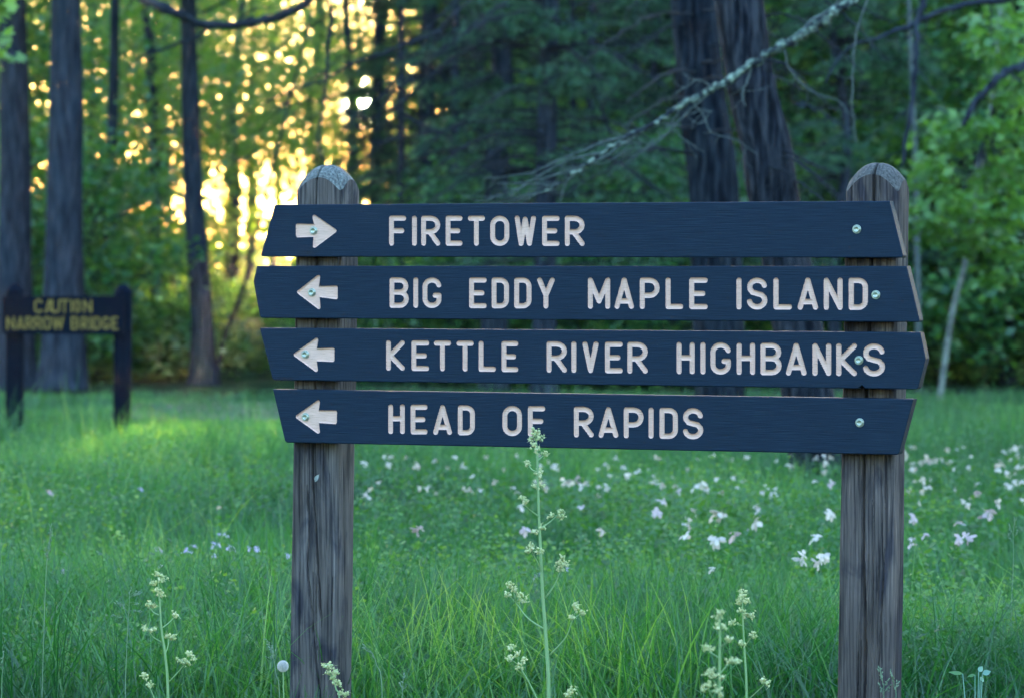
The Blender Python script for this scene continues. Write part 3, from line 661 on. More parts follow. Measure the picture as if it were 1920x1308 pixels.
# explicit trunks of the photo
TRK = [
 dict(px=25, D=38, r0=.21, path=[(30, 735), (28, 500), (28, 200), (24, 0)], label='bluish grey trunk at the left edge behind the caution sign', name='broadleaf_tree', key='high'),
 dict(px=120, D=37, r0=.235, path=[(118, 735), (120, 500), (124, 200), (124, 0)], label='thick straight dark trunk rising behind the caution sign board', name='broadleaf_tree', key='high'),
 dict(px=202, D=44, r0=.085, path=[(196, 720), (203, 480), (212, 200), (216, 0)], label='thin dark trunk just right of the thick left trunk', name='broadleaf_tree', key=None),
 dict(px=380, D=40, r0=.15, path=[(382, 700), (376, 560), (365, 400), (357, 200), (352, 0)], label='dark trunk in the sunlit leaves between the caution sign and left post', name='maple_tree', key='high', flare=.5),
 dict(px=425, D=42, r0=.03, path=[(405, 710), (425, 620), (450, 560), (470, 480)], top=4.5, label='slim leaning sapling stem beside the dark trunk in the sunlit leaves', name='maple_sapling', key=None),
 dict(px=300, D=52, r0=.09, path=[(290, 700), (292, 400), (280, 100), (270, 0)], label='dim slanting trunk among green leaves left of the sunlit gap', name='maple_tree', key='fine'),
 dict(px=700, D=48, r0=.10, path=[(700, 700), (705, 300), (712, 0)], label='dim trunk just right of the sun glow', name='fir_tree', key='fir_b', sc=.5),
 dict(px=800, D=44, r0=.13, path=[(790, 700), (796, 300), (806, 0)], label='shadowy conifer trunk above the word FIRETOWER', name='fir_tree', key='fir_a', sc=.72),
 dict(px=935, D=36, r0=.14, path=[(925, 735), (932, 300), (945, 0)], label='conifer with a knotty trunk left of the straight central trunk', name='fir_tree', key='fir_b', sc=.75),
 dict(px=1025, D=34, r0=.135, path=[(1020, 735), (1024, 300), (1032, 0)], label='straight dark conifer trunk above the middle of the top board', name='fir_tree', key='fir_a', sc=.75),
 dict(px=1345, D=27, r0=.20, path=[(1352, 800), (1338, 370), (1318, 200), (1300, 0)], mat='barkc', label='broad rough trunk behind the leaning one, left of the right post', name='pine_tree', key=None, ridge=.1, flare=.1, r1=.17),
 dict(px=1530, D=18, r0=.143, path=[(1545, 985), (1530, 860), (1495, 620), (1450, 370), (1436, 270), (1408, 150), (1386, 0)], mat='barkb', label='big leaning rough-barked trunk behind the right end of the sign', name='pine_tree', key=None, ridge=.1, flare=.25, r1=.12),
 dict(px=1905, D=40, r0=.08, path=[(1890, 720), (1893, 500), (1905, 250), (1915, 0)], label='thin dark trunk at the right edge of the photo', name='broadleaf_tree', key='dark_b'),
 dict(px=1765, D=33, r0=.03, path=[(1762, 750), (1785, 590), (1815, 470), (1832, 330), (1855, 240), (1868, 100)], mat='birch', top=7, flare=.1, label='slender crooked white stem right of the right post', name='birch_sapling', key=None, r1=.02),
 dict(px=1722, D=36, r0=.036, path=[(1722, 735), (1721, 560), (1718, 420), (1716, 300), (1712, 200)], mat='twiglit', top=7, flare=.1, label='slender straight pale stem touching the right post edge', name='birch_sapling', key=None, r1=.02),
]
for (a, D_, r_) in ((752, 43, .055), (848, 41, .07), (905, 46, .08), (972, 50, .075), (1082, 40, .05), (1128, 52, .09), (1190, 44, .06), (1248, 47, .08), (1560, 50, .08), (1655, 44, .05), (1790, 52, .07)):
    l_ = rng.normal() * 16
    TRK.append(dict(px=a, D=D_, r0=r_, path=[(a, 715), (a + l_ * .4, 450), (a + l_, 180), (a + l_ * 1.3, 0)], name='slim_trunk_tree', key='high' if D_ > 45 else None, label='slim dark trunk in the woods, about above the ' + {752: 'F of FIRETOWER', 848: 'second E of FIRETOWER', 905: 'T of FIRETOWER', 972: 'W of FIRETOWER', 1082: 'last R of FIRETOWER', 1128: 'M of MAPLE', 1190: 'P of MAPLE', 1248: 'L of MAPLE', 1560: 'N of ISLAND', 1655: 'right post crack', 1790: 'crooked pale sapling'}[a]))
objs = {}
for d in TRK:
    d = dict(d); px = d.pop('px'); D = d.pop('D'); r0 = d.pop('r0'); objs[px] = tree(px, D, r0, **d)

# woodland filling: individually placed trees, then shrubs
FILL = [ # px, D, key
 (-80, 46, 'dark_a'), (60, 56, 'open'), (40, 74, 'maple_b'), (180, 60, 'open'), (240, 66, 'open'), (150, 76, 'maple_a'), (330, 78, 'maple_b'), (290, 60, 'open'),
 (430, 66, 'fine'), (470, 72, 'fine'), (600, 68, 'fine'), (420, 78, 'fine'), (660, 62, 'fine'), (515, 84, 'fine'), (380, 62, 'fine'), (240, 76, 'lofty'), (190, 66, 'fine'), (690, 78, 'lofty'), (300, 72, 'lofty'), (600, 96, 'lofty'), (480, 88, 'lofty'), (600, 76, 'fine'), (680, 84, 'fine'), (430, 92, 'lofty'), (720, 68, 'open'), (860, 66, 'maple_b'), (1020, 56, 'bright'), (940, 60, 'bright'), (900, 70, 'dark_b'), (970, 60, 'bright'), (1080, 54, 'bright'), (1150, 62, 'bright'),
 (1180, 56, 'dark_b'), (1250, 50, 'bright'), (1310, 60, 'bright'), (1420, 50, 'maple_b'), (1500, 58, 'bright'), (1580, 44, 'dark_b'), (1620, 54, 'bright'), (1700, 48, 'dark_a'), (1760, 60, 'bright'), (1840, 46, 'maple_b'), (1960, 50, 'dark_a'),
 (2060, 42, 'dark_a'), (-200, 52, 'dark_b'), (1450, 70, 'dark_a'), (1250, 72, 'maple_b'), (1050, 72, 'dark_a'), (1650, 70, 'dark_a'), (1850, 72, 'dark_b'), (2150, 60, 'dark_b')]
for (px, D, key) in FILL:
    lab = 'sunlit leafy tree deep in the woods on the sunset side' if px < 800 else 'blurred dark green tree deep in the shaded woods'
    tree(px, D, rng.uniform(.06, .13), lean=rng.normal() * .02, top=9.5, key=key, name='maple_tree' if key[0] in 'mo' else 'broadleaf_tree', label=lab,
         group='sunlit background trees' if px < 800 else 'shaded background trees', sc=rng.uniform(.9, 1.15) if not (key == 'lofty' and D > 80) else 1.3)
FIR = [(1120, 40), (1230, 44), (840, 52), (1570, 38)]
for i, (px, D) in enumerate(FIR):
    tree(px, D, .07, top=8.5, key='fir_a' if i % 2 else 'fir_b', name='fir_tree', sc=.72, label='slim dark conifer with drooping dead twigs in the centre of the woods', group='slim conifers in the centre of the woods')
SHR = [(-40, 40, 'shrub_b'), (60, 43, 'shrub_a'), (175, 41, 'shrub_b'), (250, 43, 'low'), (310, 42, 'low'), (350, 46, 'low'), (250, 55, 'shrub_a'), (440, 48, 'low'), (455, 50, 'sap'), (560, 47, 'sap'), (395, 54, 'sap'), (600, 56, 'sap'), (400, 56, 'low'), (520, 46, 'low'), (470, 60, 'low'), (560, 54, 'low'), (620, 62, 'low'), (640, 50, 'low'), (590, 43, 'low'), (650, 43, 'low'),
 (710, 42, 'low'), (800, 43, 'low'), (890, 40, 'shrub_b'), (850, 43, 'shrub_b'), (960, 42, 'shrub_b'), (1010, 42, 'shrub_b'), (1090, 40, 'shrub_b'), (1170, 42, 'shrub_b'), (1240, 39, 'shrub_b'), (1420, 40, 'shrub_b'), (1480, 43, 'shrub_b'), (1570, 40, 'shrub_a'),
 (1650, 42, 'shrub_b'), (1730, 44, 'shrub_a'), (1800, 40, 'shrub_b'), (1880, 42, 'shrub_b'), (1960, 40, 'shrub_a'), (2080, 41, 'shrub_b'), (-160, 42, 'shrub_b')]
for (px, D, key) in SHR:
    o = empty('understory_shrub', (gx(px, D), D, 0), label='blurred leafy bush along the woodland edge' , cat='bush', group='bushes along the woodland edge')
    s = rng.uniform(.8, 1.2); put_crown(key, o, rng.random() * 6.28, (s, s, s))

# ------------------------------------------------------------------ far woods
rg = np.random.default_rng(5)
def far_mass():
    ac = []
    n = 1500; px = rg.uniform(-500, 2400, n); D = rg.uniform(84, 104, n)
    hmax = np.where(px > 760, 15, np.where(px < 60, 9.0, 2.0)) 
    z = rg.random(n) ** .8 * hmax
    cc = np.stack([(px - CX) / F * D, D, z], 1)
    k = np.repeat(np.arange(n), np.where(px > 700, 60, 34)); C = cc[k] + rg.normal(size=(len(k), 3)) * np.array([.9, .9, .55])
    C[:, 2] = np.abs(C[:, 2])
    V, Fq = leaves(C, .22, rg=rg)
    o = mesh_np('far_woods', V, [Fq], M['maple']); tag(o, 'distant mass of woodland leaves closing the view', 'woodland', kind='stuff')
far_mass()
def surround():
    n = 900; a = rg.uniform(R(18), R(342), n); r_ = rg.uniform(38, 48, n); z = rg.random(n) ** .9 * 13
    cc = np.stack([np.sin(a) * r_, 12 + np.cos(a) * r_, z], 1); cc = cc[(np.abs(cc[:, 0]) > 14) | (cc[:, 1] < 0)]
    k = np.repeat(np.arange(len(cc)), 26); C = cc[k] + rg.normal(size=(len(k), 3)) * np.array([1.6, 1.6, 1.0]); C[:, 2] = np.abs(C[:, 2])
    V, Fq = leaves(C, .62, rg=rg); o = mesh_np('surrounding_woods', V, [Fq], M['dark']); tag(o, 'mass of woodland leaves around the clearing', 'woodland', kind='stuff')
surround()

# ------------------------------------------------------------------ meadow
def grass(name, n, y0, y1, hfun, wid, segs, rg, mat, bend=.5, power=1.0):
    D = (y0 ** (2 - power) + (y1 ** (2 - power) - y0 ** (2 - power)) * rg.random(n)) ** (1 / (2 - power))
    X = rg.uniform(-1, 1, n) * (0.155 * D + 0.9)
    clump = vnoise(X * 1.3 + 7, D * 1.3)
    keep = rg.random(n) < 0.62 + 1.3 * clump + .5 * vnoise(X * 3.3, D * 3.1 + 5)
    keep &= ~((D > 30.3) & (D < 34.8) & (X < (560 - CX) / F * D) & (X > (225 + 25 * vnoise(D * 2, D * 0) - CX) / F * D) & (rg.random(n) < .62))
    X, D = X[keep], D[keep]; n = len(X)
    h = hfun(X, D) * (.45 + .75 * rg.random(n)); az = rg.random(n) * 6.283; bz = bend * (.15 + rg.random(n) ** 1.5)
    dirx = np.cos(az); diry = np.sin(az)
    t = np.linspace(0, 1, segs + 1)[None, :]
    off = bz[:, None] * h[:, None] * t ** 2.0; z = h[:, None] * (t - .25 * bz[:, None] * t ** 2.5)
    w = wid * (.6 + .8 * rg.random(n))[:, None] * (1 - t ** 1.7) + .0004
    fa = rg.random(n) * 6.283; sx = np.cos(fa)[:, None]; sy = np.sin(fa)[:, None] * .6
    cx_ = X[:, None] + off * dirx[:, None]; cy_ = D[:, None] + off * diry[:, None]
    Lf = np.stack([cx_ - w * sx, cy_ - w * sy, z], -1); Rt = np.stack([cx_ + w * sx, cy_ + w * sy, z], -1)
    V = np.stack([Lf, Rt], 2).reshape(-1, 3)      # n,(segs+1),2
    b = (np.arange(n) * (segs + 1) * 2)[:, None] + (np.arange(segs) * 2)[None, :]
    Q = np.stack([b, b + 1, b + 3, b + 2], -1).reshape(-1, 4)
    return V, Q
def htall(X, D):
    base = .27 + .20 * (vnoise(X * .9 + 3, D * .8) + .3)
    base = np.where(D < 11.4, .43 + .30 * vnoise(X * 1.5, D * 1.7), base)
    base = np.where(D < 9.3, np.clip(base, 0, .27), base)
    base = np.where(D > 24, base * np.clip(1 - (D - 24) / 7, .38, 1), base)
    onpath = (D > 29.5) & (D < 35) & (X < (575 - CX) / F * D) & (X > (230 - CX) / F * D)
    lft = (X < (575 - CX) / F * D) & (X > (230 - CX) / F * D)
    base = np.where(lft & (D > 24), np.minimum(base, np.clip(.32 - (D - 24) * .05, .11, .32)), base)
    return np.clip(np.where(onpath, .07, base), .06, .6)
rg = np.random.default_rng(9); ac = Acc()
ac.add(*grass('g', 80000, 7.3, 12.2, htall, .0030, 6, rg, None, 1.1))
ac.add(*grass('g', 130000, 11.3, 21, lambda X, D: htall(X, D) * 1.0, .0040, 3, rg, None, .7, .3))
ac.add(*grass('g', 130000, 20, 36, lambda X, D: htall(X, D) * 1.0, .006, 2, rg, None, .6, .3))
ac.add(*grass('g', 3500, 9.5, 24, lambda X, D: .56 + 0 * X, .0016, 7, rg, None, .9))
ac.add(*grass('g', 5000, 19, 29, lambda X, D: np.where((X < (575 - CX) / F * D) & (X > (230 - CX) / F * D) & (D > 25), .25, .52), .0035, 5, rg, None, .8))
go = ac.build('grass', M['grass']); tag(go, 'tall green meadow grass around both signs', 'grass', kind='stuff')
# herbs between the grass
def herbs(n, y0, y1, rg, left=False):
    D = rg.uniform(y0, y1, n); X = rg.uniform(-1, 1, n) * (0.155 * D + .8)
    m = ~((D > 30) & (D < 35) & (X < (560 - CX) / F * D) & (X > (240 - CX) / F * D)) & (vnoise(X * .8 + 30, D * .7 + 4) + (.2 if left else 0) * (X < -.2) > .0); X, D = X[m], D[m]; n = len(X)
    h = .16 + .30 * rg.random(n) + .2 * vnoise(X, D); h = h * np.clip(1 - (D - 24) / 9, .35, 1); h = np.where((X < (575 - CX) / F * D) & (D > 23), .06, h)
    k = np.repeat(np.arange(n), 52); t = rg.random(len(k)) ** .6
    C = np.stack([X[k], D[k], h[k] * t], 1) + rg.normal(size=(len(k), 3)) * np.array([.045, .045, .012]); C[:, 2] = np.clip(C[:, 2], .01, None)
    return leaves(C, .018, rg=rg, droop=.35, flat=.35)
ac = Acc(); ac.add(*herbs(3000, 9.5, 20, rg, True)); ac.add(*herbs(2600, 20, 34, rg, True))
ho = ac.build('ground_cover', M['herb']); tag(ho, 'leafy low herbs mixed through the meadow grass', 'plants', kind='stuff')

# ------------------------------------------------------------------ branches, twigs, fresh leaves
def pbranch(host, name, pts, rpx, D, mat, n=40, twigs=0, tl=60, tdir=None, sides=9, wob=0.6, label=None, ac=None):
    """a branch drawn through photo pixels at depth D (number or list), part of host"""
    base = np.array(host.location); m = len(pts); Ds = np.broadcast_to(np.asarray(D, float), (m,)) if np.ndim(D) == 0 else np.asarray(D, float)
    W = np.array([P(a, b, d) for (a, b), d in zip(pts, Ds)]) - base
    p = smooth_path(W, n); dm = Ds.mean(); sc_ = dm / F; p[1:-1] += rg2.normal(size=(n - 2, 3)) * wob * sc_
    rad = np.interp(np.linspace(0, 1, n), np.linspace(0, 1, len(rpx)), rpx) * sc_
    own = ac is None
    if own: ac = Acc()
    ac.add(*tube(p, rad, sides, rad[:, None] * .25 * rg2.normal(size=(n, sides)) if rad.max() > .01 else None))
    for _ in range(twigs):
        k = int(rg2.uniform(.15, .98) * (n - 1)); b = p[k]; dd = np.array(tdir) if tdir is not None else np.array([rg2.normal(), rg2.normal() * .3, -1.0])
        dd = dd + rg2.normal(size=3) * .45; dd /= np.linalg.norm(dd); L_ = tl * sc_ * rg2.uniform(.3, 1.2); t = np.linspace(0, 1, 9)[:, None]
        bend = rg2.normal(size=3) * .25 * L_; q = b + dd * L_ * t + bend * t * t + rg2.normal(size=(9, 3)) * .012 * L_ * t
        ac.add(*tube(q, (max(.7 * sc_, rad[k] * .28), .35 * sc_), 4))
        if rg2.random() < .5:
            e = q[5]; d3 = dd + rg2.normal(size=3) * .6; q2 = e + d3 * L_ * .45 * t; ac.add(*tube(q2, (.55 * sc_, .3 * sc_), 3))
    if own:
        o = ac.build(name, M[mat], host, True)
        if label: o['label'] = label
        return o
rg2 = np.random.default_rng(44)
host = tree(2150, 17, .17, top=9, name='pine_tree', label='pine at the far right whose lichened limb crosses the view', wob=.02)
A_ = Acc(); kw = dict(ac=A_, mat=None)
pbranch(host, '', [(2150, -330), (1900, -170), (1720, -70), (1640, -32), (1590, 5), (1540, 40), (1480, 80), (1420, 115), (1350, 160), (1280, 195), (1240, 225), (1180, 255), (1130, 285), (1085, 320), (1040, 350), (985, 374)], [18, 13, 9.5, 8.6, 7.6, 6.6, 5.2, 4, 2.8, 1.5], 17, None, n=110, twigs=0, wob=1.6, ac=A_, sides=12)
o = A_.build('limb', M['lichen'], host, True); o['label'] = 'lichen-covered limb slanting down across the view'
A_ = Acc()
for pts, r in [([(1240,222),(1180,262),(1120,300),(1060,322),(1000,340),(930,345)],[3,1]), ([(1130,285),(1070,300),(1010,330),(950,372)],[2.5,1]), ([(1180,255),(1120,270),(1050,300),(990,325),(905,335)],[2.5,.8]),
   ([(1350,160),(1300,200),(1240,260),(1180,300),(1140,330)],[2.5,.8]), ([(1085,320),(1060,345),(1050,385)],[2,1]), ([(1040,350),(1000,345),(940,365),(890,380)],[2,.7]),
   ([(1410,118),(1402,150),(1392,175),(1398,200)],[2.6,1.2]), ([(1300,190),(1320,220),(1335,250),(1380,262),(1420,290)],[1.6,.6]), ([(1280,198),(1262,230),(1280,260),(1320,285)],[1.6,.6]),
   ([(1500,65),(1520,40),(1560,15),(1590,-20)],[3.5,2]), ([(1340,165),(1310,150),(1290,160),(1262,180)],[2,1]), ([(1630,-10),(1605,60),(1600,120),(1598,190),(1602,240),(1608,270)],[2.2,1]), ([(1470,88),(1480,130),(1520,170),(1570,190),(1600,220)],[2,.8])]:
    pbranch(host, '', pts, r, 17, None, n=16, twigs=5, tl=38, tdir=(-.6, 0, -.5), wob=.8, ac=A_, sides=5)
for k in range(22):
    x = rg2.uniform(960, 1340); y = 374 - (x - 985) * .47; L_ = rg2.uniform(40, 130)
    pbranch(host, '', [(x, y), (x - L_ * .4, y + rg2.uniform(-12, 22)), (x - L_, y + rg2.uniform(-25, 45))], [1.0, .4], 17, None, n=10, twigs=1, tl=25, wob=.6, ac=A_, sides=4)
A_.build('twigs', M['twiglit'], host, True)
host = tree(2080, 25, .15, top=9, name='broadleaf_tree', label='dark tree at the far right with a drooping crooked limb', wob=.02)
A_ = Acc()
for pts, r, tw in [([(2080,40),(1990,90),(1920,122),(1880,138),(1845,175),(1820,205),(1806,236)],[9,8,7,6,5],3), ([(2080,-160),(1980,-60),(1900,-5),(1830,5),(1770,20),(1725,38),(1690,55),(1640,72),(1590,92),(1560,130),(1545,160)],[9,7,5,4,3,1.5],9),
    ([(1780,-60),(1735,0),(1722,30),(1717,80),(1716,130),(1708,200),(1700,260),(1690,312)],[5,6,5.5,5,4,3],6), ([(1500,190),(1530,205),(1575,235),(1605,255)],[2,1.2],2), ([(1490,195),(1510,200)],[2,2],0), ([(1856,-20),(1858,40),(1862,90)],[1.5,1],0)]:
    pbranch(host, '', pts, r, 24.5, None, n=40, twigs=tw, tl=90, wob=1.2, ac=A_)
A_.build('limb', M['bark'], host, True)
th_ = objs[120]
A_ = Acc()
for pts, D_, r, tw in [([(124,-330),(190,-120),(240,-30),(265,-5),(310,15),(345,33),(385,45),(425,47),(480,41),(530,28),(580,2),(612,-30),(640,-90)],[37,34,31,29,28,28,28,28,28,28,28,28,28],[12,10,9,8,7.5,7,5],3),
    ([(395,48),(365,72),(335,82),(300,95),(262,106)],28,[3.2,2],3), ([(440,44),(470,22),(510,12)],28,[2,1],1),
    ([(600,-20),(622,20),(616,80),(612,140),(604,210),(596,260),(606,302)],28,[3.5,3,2],8), ([(612,150),(660,120),(720,100),(770,80),(830,60)],28,[2.5,4],4), ([(500,190),(560,165),(612,150)],28,[1.5,2.5],3)]:
    pbranch(th_, '', pts, r, D_, None, n=44, twigs=tw, tl=80, wob=.9, ac=A_)
A_.build('limb', M['twig'], th_, True)
th_ = objs[1025]
A_ = Acc()
for pts, r, tw in [([(1024,40),(960,70),(900,85),(850,110),(790,160),(735,205)],[5,2.5],8), ([(1024,150),(980,135),(930,140),(880,160),(830,180)],[4,2],6), ([(1024,262),(980,255),(930,255),(880,270),(840,285)],[3.5,1.5],5),
    ([(1024,180),(1070,160),(1120,180),(1160,190)],[3.5,2],4), ([(1032,40),(1090,50),(1110,100),(1112,160),(1130,210),(1145,255)],[5,4,3],4), ([(1150,120),(1200,80),(1250,50)],[3,2],2), ([(1024,130),(990,90),(985,40)],[3,2],2), ([(740,205),(790,235),(845,258)],[3.5,2.5],2), ([(690,230),(640,200)],[3,2],2)]:
    pbranch(th_, '', pts, r, 33.6, None, n=26, twigs=tw, tl=110, wob=1.2, ac=A_)
A_.build('limb', M['twig'], th_, True)

for key_, x0, n_ in ((800, 796, 11), (935, 932, 14), (1025, 1026, 18), (1345, 1310, 15), (1530, 1410, 7)):
    h_ = objs[key_]; A_ = Acc(); Dh = h_.location.y
    for _ in range(n_):
        y0 = rg2.uniform(-60, 330); L_ = rg2.uniform(110, 330); sg_ = rg2.choice([-1, 1]) if key_ < 1500 else 1; dr_ = rg2.uniform(.05, .6)
        pbranch(h_, '', [(x0, y0), (x0 + sg_ * L_ * .35, y0 - 12 + dr_ * 20), (x0 + sg_ * L_ * .7, y0 + L_ * dr_ * .45), (x0 + sg_ * L_, y0 + L_ * dr_)], [2.8, 1.1], list(Dh - np.array([0, .4, .8, 1]) * rg2.uniform(.5, 5) * (1 if Dh > 20 else .12)), None, n=22, twigs=9, tl=85, wob=1.6, ac=A_, sides=5)
    A_.build('bare_branches', M['twig'], h_, True)

def px_crown(host, name, spots, D, per, size, mat, spread=24, tmpl=RHOMB, tf=None, droop=.6, limb_from=None):
    base = np.array(host.location); C = []; A2 = Acc()
    for (x, y) in spots:
        c = P(x, y, D + rg2.uniform(-.5, .5)); n = rg2.poisson(per); C.append(c + rg2.normal(size=(n, 3)) * np.array([1, 1.2, .6]) * spread * D / F)
        if limb_from is not None:
            b = P(*limb_from[int(rg2.integers(len(limb_from)))], host.location.y); mid = (b + c) / 2 + np.array([0, 0, -.05]); A2.add(*tube(smooth_path([b - base, mid - base, c - base], 8), (.012, .004), 5))
    V, Fq = leaves(np.concatenate(C) - base, size, tmpl=tmpl, tf=tf, rg=rg2, droop=droop); o = mesh_np(name, V, [Fq], M[mat], host)
    if limb_from is not None: A2.build('limbs', M['twig'], host, True)
    return o
sp_ = [(1750,320),(1742,345),(1775,405),(1800,395),(1840,440),(1815,460),(1780,435),(1850,350),(1868,320),(1880,250),(1900,165),(1905,190),(1870,150),(1820,230),(1765,240),(1780,262),(1740,300),(1900,60),(1890,20),(1860,520),(1905,470),(1800,370),(1890,400),(1740,430),(1880,330),(1915,300),(1880,100),(1840,60),(1925,230),(1930,120),(1920,380),(1735,395),(1850,410)]
px_crown(objs[1765], 'crown', sp_, 32, 60, .10, 'light', 22, limb_from=[(1832, 330), (1855, 240), (1845, 285), (1815, 450)])
mt_ = tree(-130, 24, .12, top=8, name='maple_tree', label='maple at the far left whose yellow lobed leaves hang at the top corner', wob=.02)
px_crown(mt_, 'crown', [(15,95),(34,96),(0,35),(22,70),(-20,60),(-30,110),(105,-35),(5,5)], 24, 6, .16, 'light', 15, LV, LF, limb_from=[(-125, -60), (-128, 20)])

# ------------------------------------------------------------------ foreground stalks with bud clusters
ico = bpy.data.meshes.new('tmp'); import bmesh
bm = bmesh.new(); bmesh.ops.create_icosphere(bm, subdivisions=1, radius=1.0); IV = np.array([v.co[:] for v in bm.verts]); IF = np.array([[v.index for v in f.verts] for f in bm.faces]); bm.free(); bpy.data.meshes.remove(ico)
def bud_cluster(c, D, nb, spread, rpx, host, name, mat='bud'):
    base = np.array(host.location); A2 = Acc(); c0 = P(*c, D) - base; k = D / F
    for i in range(nb):
        o_ = rg2.normal(size=3) * np.array([1, 1, .8]) * spread * k * .55; r = rpx * k * rg2.uniform(.6, 1.15); sq = rg2.uniform(.7, 1.2, 3)
        A2.add(c0 + o_ + IV * r * sq * (1 + .25 * rg2.normal(size=(len(IV), 1))), IF)
        if rg2.random() < .5: A2.add(*tube([c0 + np.array([0, 0, -spread * k * .5]), c0 + o_], (.5 * k, .4 * k), 3))
        for _ in range(2):
            tip = o_ + rg2.normal(size=3) * r * 1.3; A2.add(*tube([c0 + o_, c0 + tip], (.45 * k, .25 * k), 3))
    return A2.build(name, M[mat], host)
def stalk(label, stem, rpx, D, branches, name='wildflower_stalk', nb=15):
    root = P(stem[-1][0], stem[-1][1], D); root[2] = 0; o = empty(name, root, label=label, cat='wildflower')
    base = root; W = np.array([P(a, b, D) for a, b in stem] + [root]) - base; p = smooth_path(W, 50); k = D / F
    V, Q, T = tube(p, np.linspace(rpx[0], rpx[1], 50) * k, 8); mesh_np('stem', V, [Q, T], M['stalk'], o, True)
    for br in branches:
        path, cl = br
        if path:
            dd = D + rg2.uniform(-.06, .06) ; q = np.array([P(a, b, D + (dd - D) * i / (len(path) - 1)) for i, (a, b) in enumerate(path)]) - base
            A2 = Acc(); A2.add(*tube(smooth_path(q, 12), (rpx[1] * .38 * k, .9 * k), 6))
            for (x, y) in cl[1:]: A2.add(*tube([q[-1], P(x, y, dd) - base], (1.0 * k, .7 * k), 5))
            A2.build('side_branch', M['stalk'], o, True)
        else: dd = D
        for (x, y) in cl: bud_cluster((x, y), dd, int(nb), 6.5, 2.5, o, 'flower_cluster')
    return o
stalk('tall pale green flower stalk overlapping the O and F of the bottom board', [(1003,806),(1007,850),(1010,950),(1013,1020),(1018,1120),(1024,1200),(1029,1308)], (1.6, 4.2), 8.25, [
 (None, [(1004,806)]), (None, [(1004,814)]), (None, [(997,820)]), (None, [(1014,821)]), (None, [(1001,832)]), (None, [(1006,843)]), ([(1008,862),(1020,853)], [(1022,851)]), ([(1008,884),(998,880),(990,870)], [(989,867)]), (None, [(1012,885)]), (None, [(1012,890)]),
 (None, [(1003,911)]), (None, [(1016,908)]), ([(1010,967),(992,954),(981,942)], [(978,934),(983,940)]), ([(1012,990),(1028,980),(1044,966)], [(1049,960),(1034,965),(1055,966)]), (None, [(1015,988)]), (None, [(1003,996)]),
 ([(1016,1072),(1005,1048),(996,1032)], [(996,1022),(990,1032),(1012,1033)]), ([(1023,1120),(1040,1095),(1050,1072)], [(1054,1046),(1048,1054),(1062,1056),(1050,1066)]), ([(1020,1178),(990,1158),(968,1130)], [(957,1096),(962,1104),(954,1114),(975,1114),(982,1125)]),
 ([(1030,1228),(1060,1195),(1074,1160)], [(1079,1132),(1071,1157),(1092,1147),(1082,1138)]), ([(1012,1320),(990,1275),(972,1245)], [(957,1213),(971,1226),(955,1233),(982,1238),(974,1249)]), ([(1034,1380),(1050,1330),(1068,1302)], [(1072,1293),(1066,1300)])])
stalk('branching pale flower stalk at the lower left, left of the left post', [(296,1080),(299,1120),(303,1180),(310,1230),(315,1308)], (1.2, 3.0), 8.35, [
 (None, [(297,1076)]), (None, [(288,1093)]), (None, [(304,1086)]), (None, [(296,1104)]), (None, [(299,1114)]), ([(298,1152),(288,1147),(281,1138)], [(279,1133),(286,1136)]), ([(304,1176),(315,1168),(325,1158)], [(328,1151)]),
 ([(303,1203),(288,1194),(280,1184)], [(272,1176),(286,1179)]), ([(310,1225),(315,1210),(316,1198)], [(314,1192),(323,1194)]), ([(316,1278),(335,1258),(350,1240)], [(354,1222),(338,1237),(362,1233),(350,1240)]), ([(295,1325),(286,1300),(280,1288)], [(271,1267),(279,1284)])])
stalk('small bud stalk in front of the foot of the left post', [(612,1243),(620,1262),(630,1290),(637,1330)], (1.0, 1.8), 8.2, [(None, [(611,1246)]), (None, [(619,1249)]), (None, [(617,1260)]), (None, [(629,1259)]), (None, [(625,1272)]), (None, [(630,1279)]), ([(636,1322),(642,1310)], [(641,1298),(650,1300)])])
stalk('thin bud stalk with rounded tip, right of the two stalks beside the right post', [(1391,1115),(1393,1160),(1396,1220),(1400,1308)], (1.2, 2.6), 8.3, [(None, [(1390,1109)]), (None, [(1392,1118)]), (None, [(1385,1128)]), (None, [(1399,1125)]), (None, [(1391,1143)]), (None, [(1401,1152)]), ([(1394,1172),(1384,1170),(1378,1167)], [(1375,1165)]), (None, [(1407,1153)]), ([(1396,1212),(1404,1200),(1409,1194)], [(1411,1189)]), (None, [(1393,1205)]), ([(1402,1312),(1420,1295),(1432,1284)], [(1438,1278),(1432,1275)])])
stalk('bushy blurred bud stalk left of the two stalks beside the right post', [(1349,1150),(1350,1200),(1349,1308)], (1.6, 3.2), 6.9, [(None, [(1351,1148)]), (None, [(1347,1156)]), (None, [(1344,1172)]), (None, [(1357,1174)]), ([(1350,1212),(1362,1204),(1368,1200)], [(1368,1198)]), ([(1348,1232),(1335,1224),(1330,1218)], [(1323,1213),(1333,1215)]), ([(1350,1262),(1362,1248),(1370,1244)], [(1366,1240),(1384,1239),(1376,1236)]), ([(1349,1290),(1338,1275),(1334,1266)], [(1333,1256),(1340,1264),(1328,1262)]), (None, [(1353,1270)]), ([(1349,1330),(1335,1305),(1328,1295)], [(1320,1290),(1332,1284),(1345,1292),(1350,1300)])])
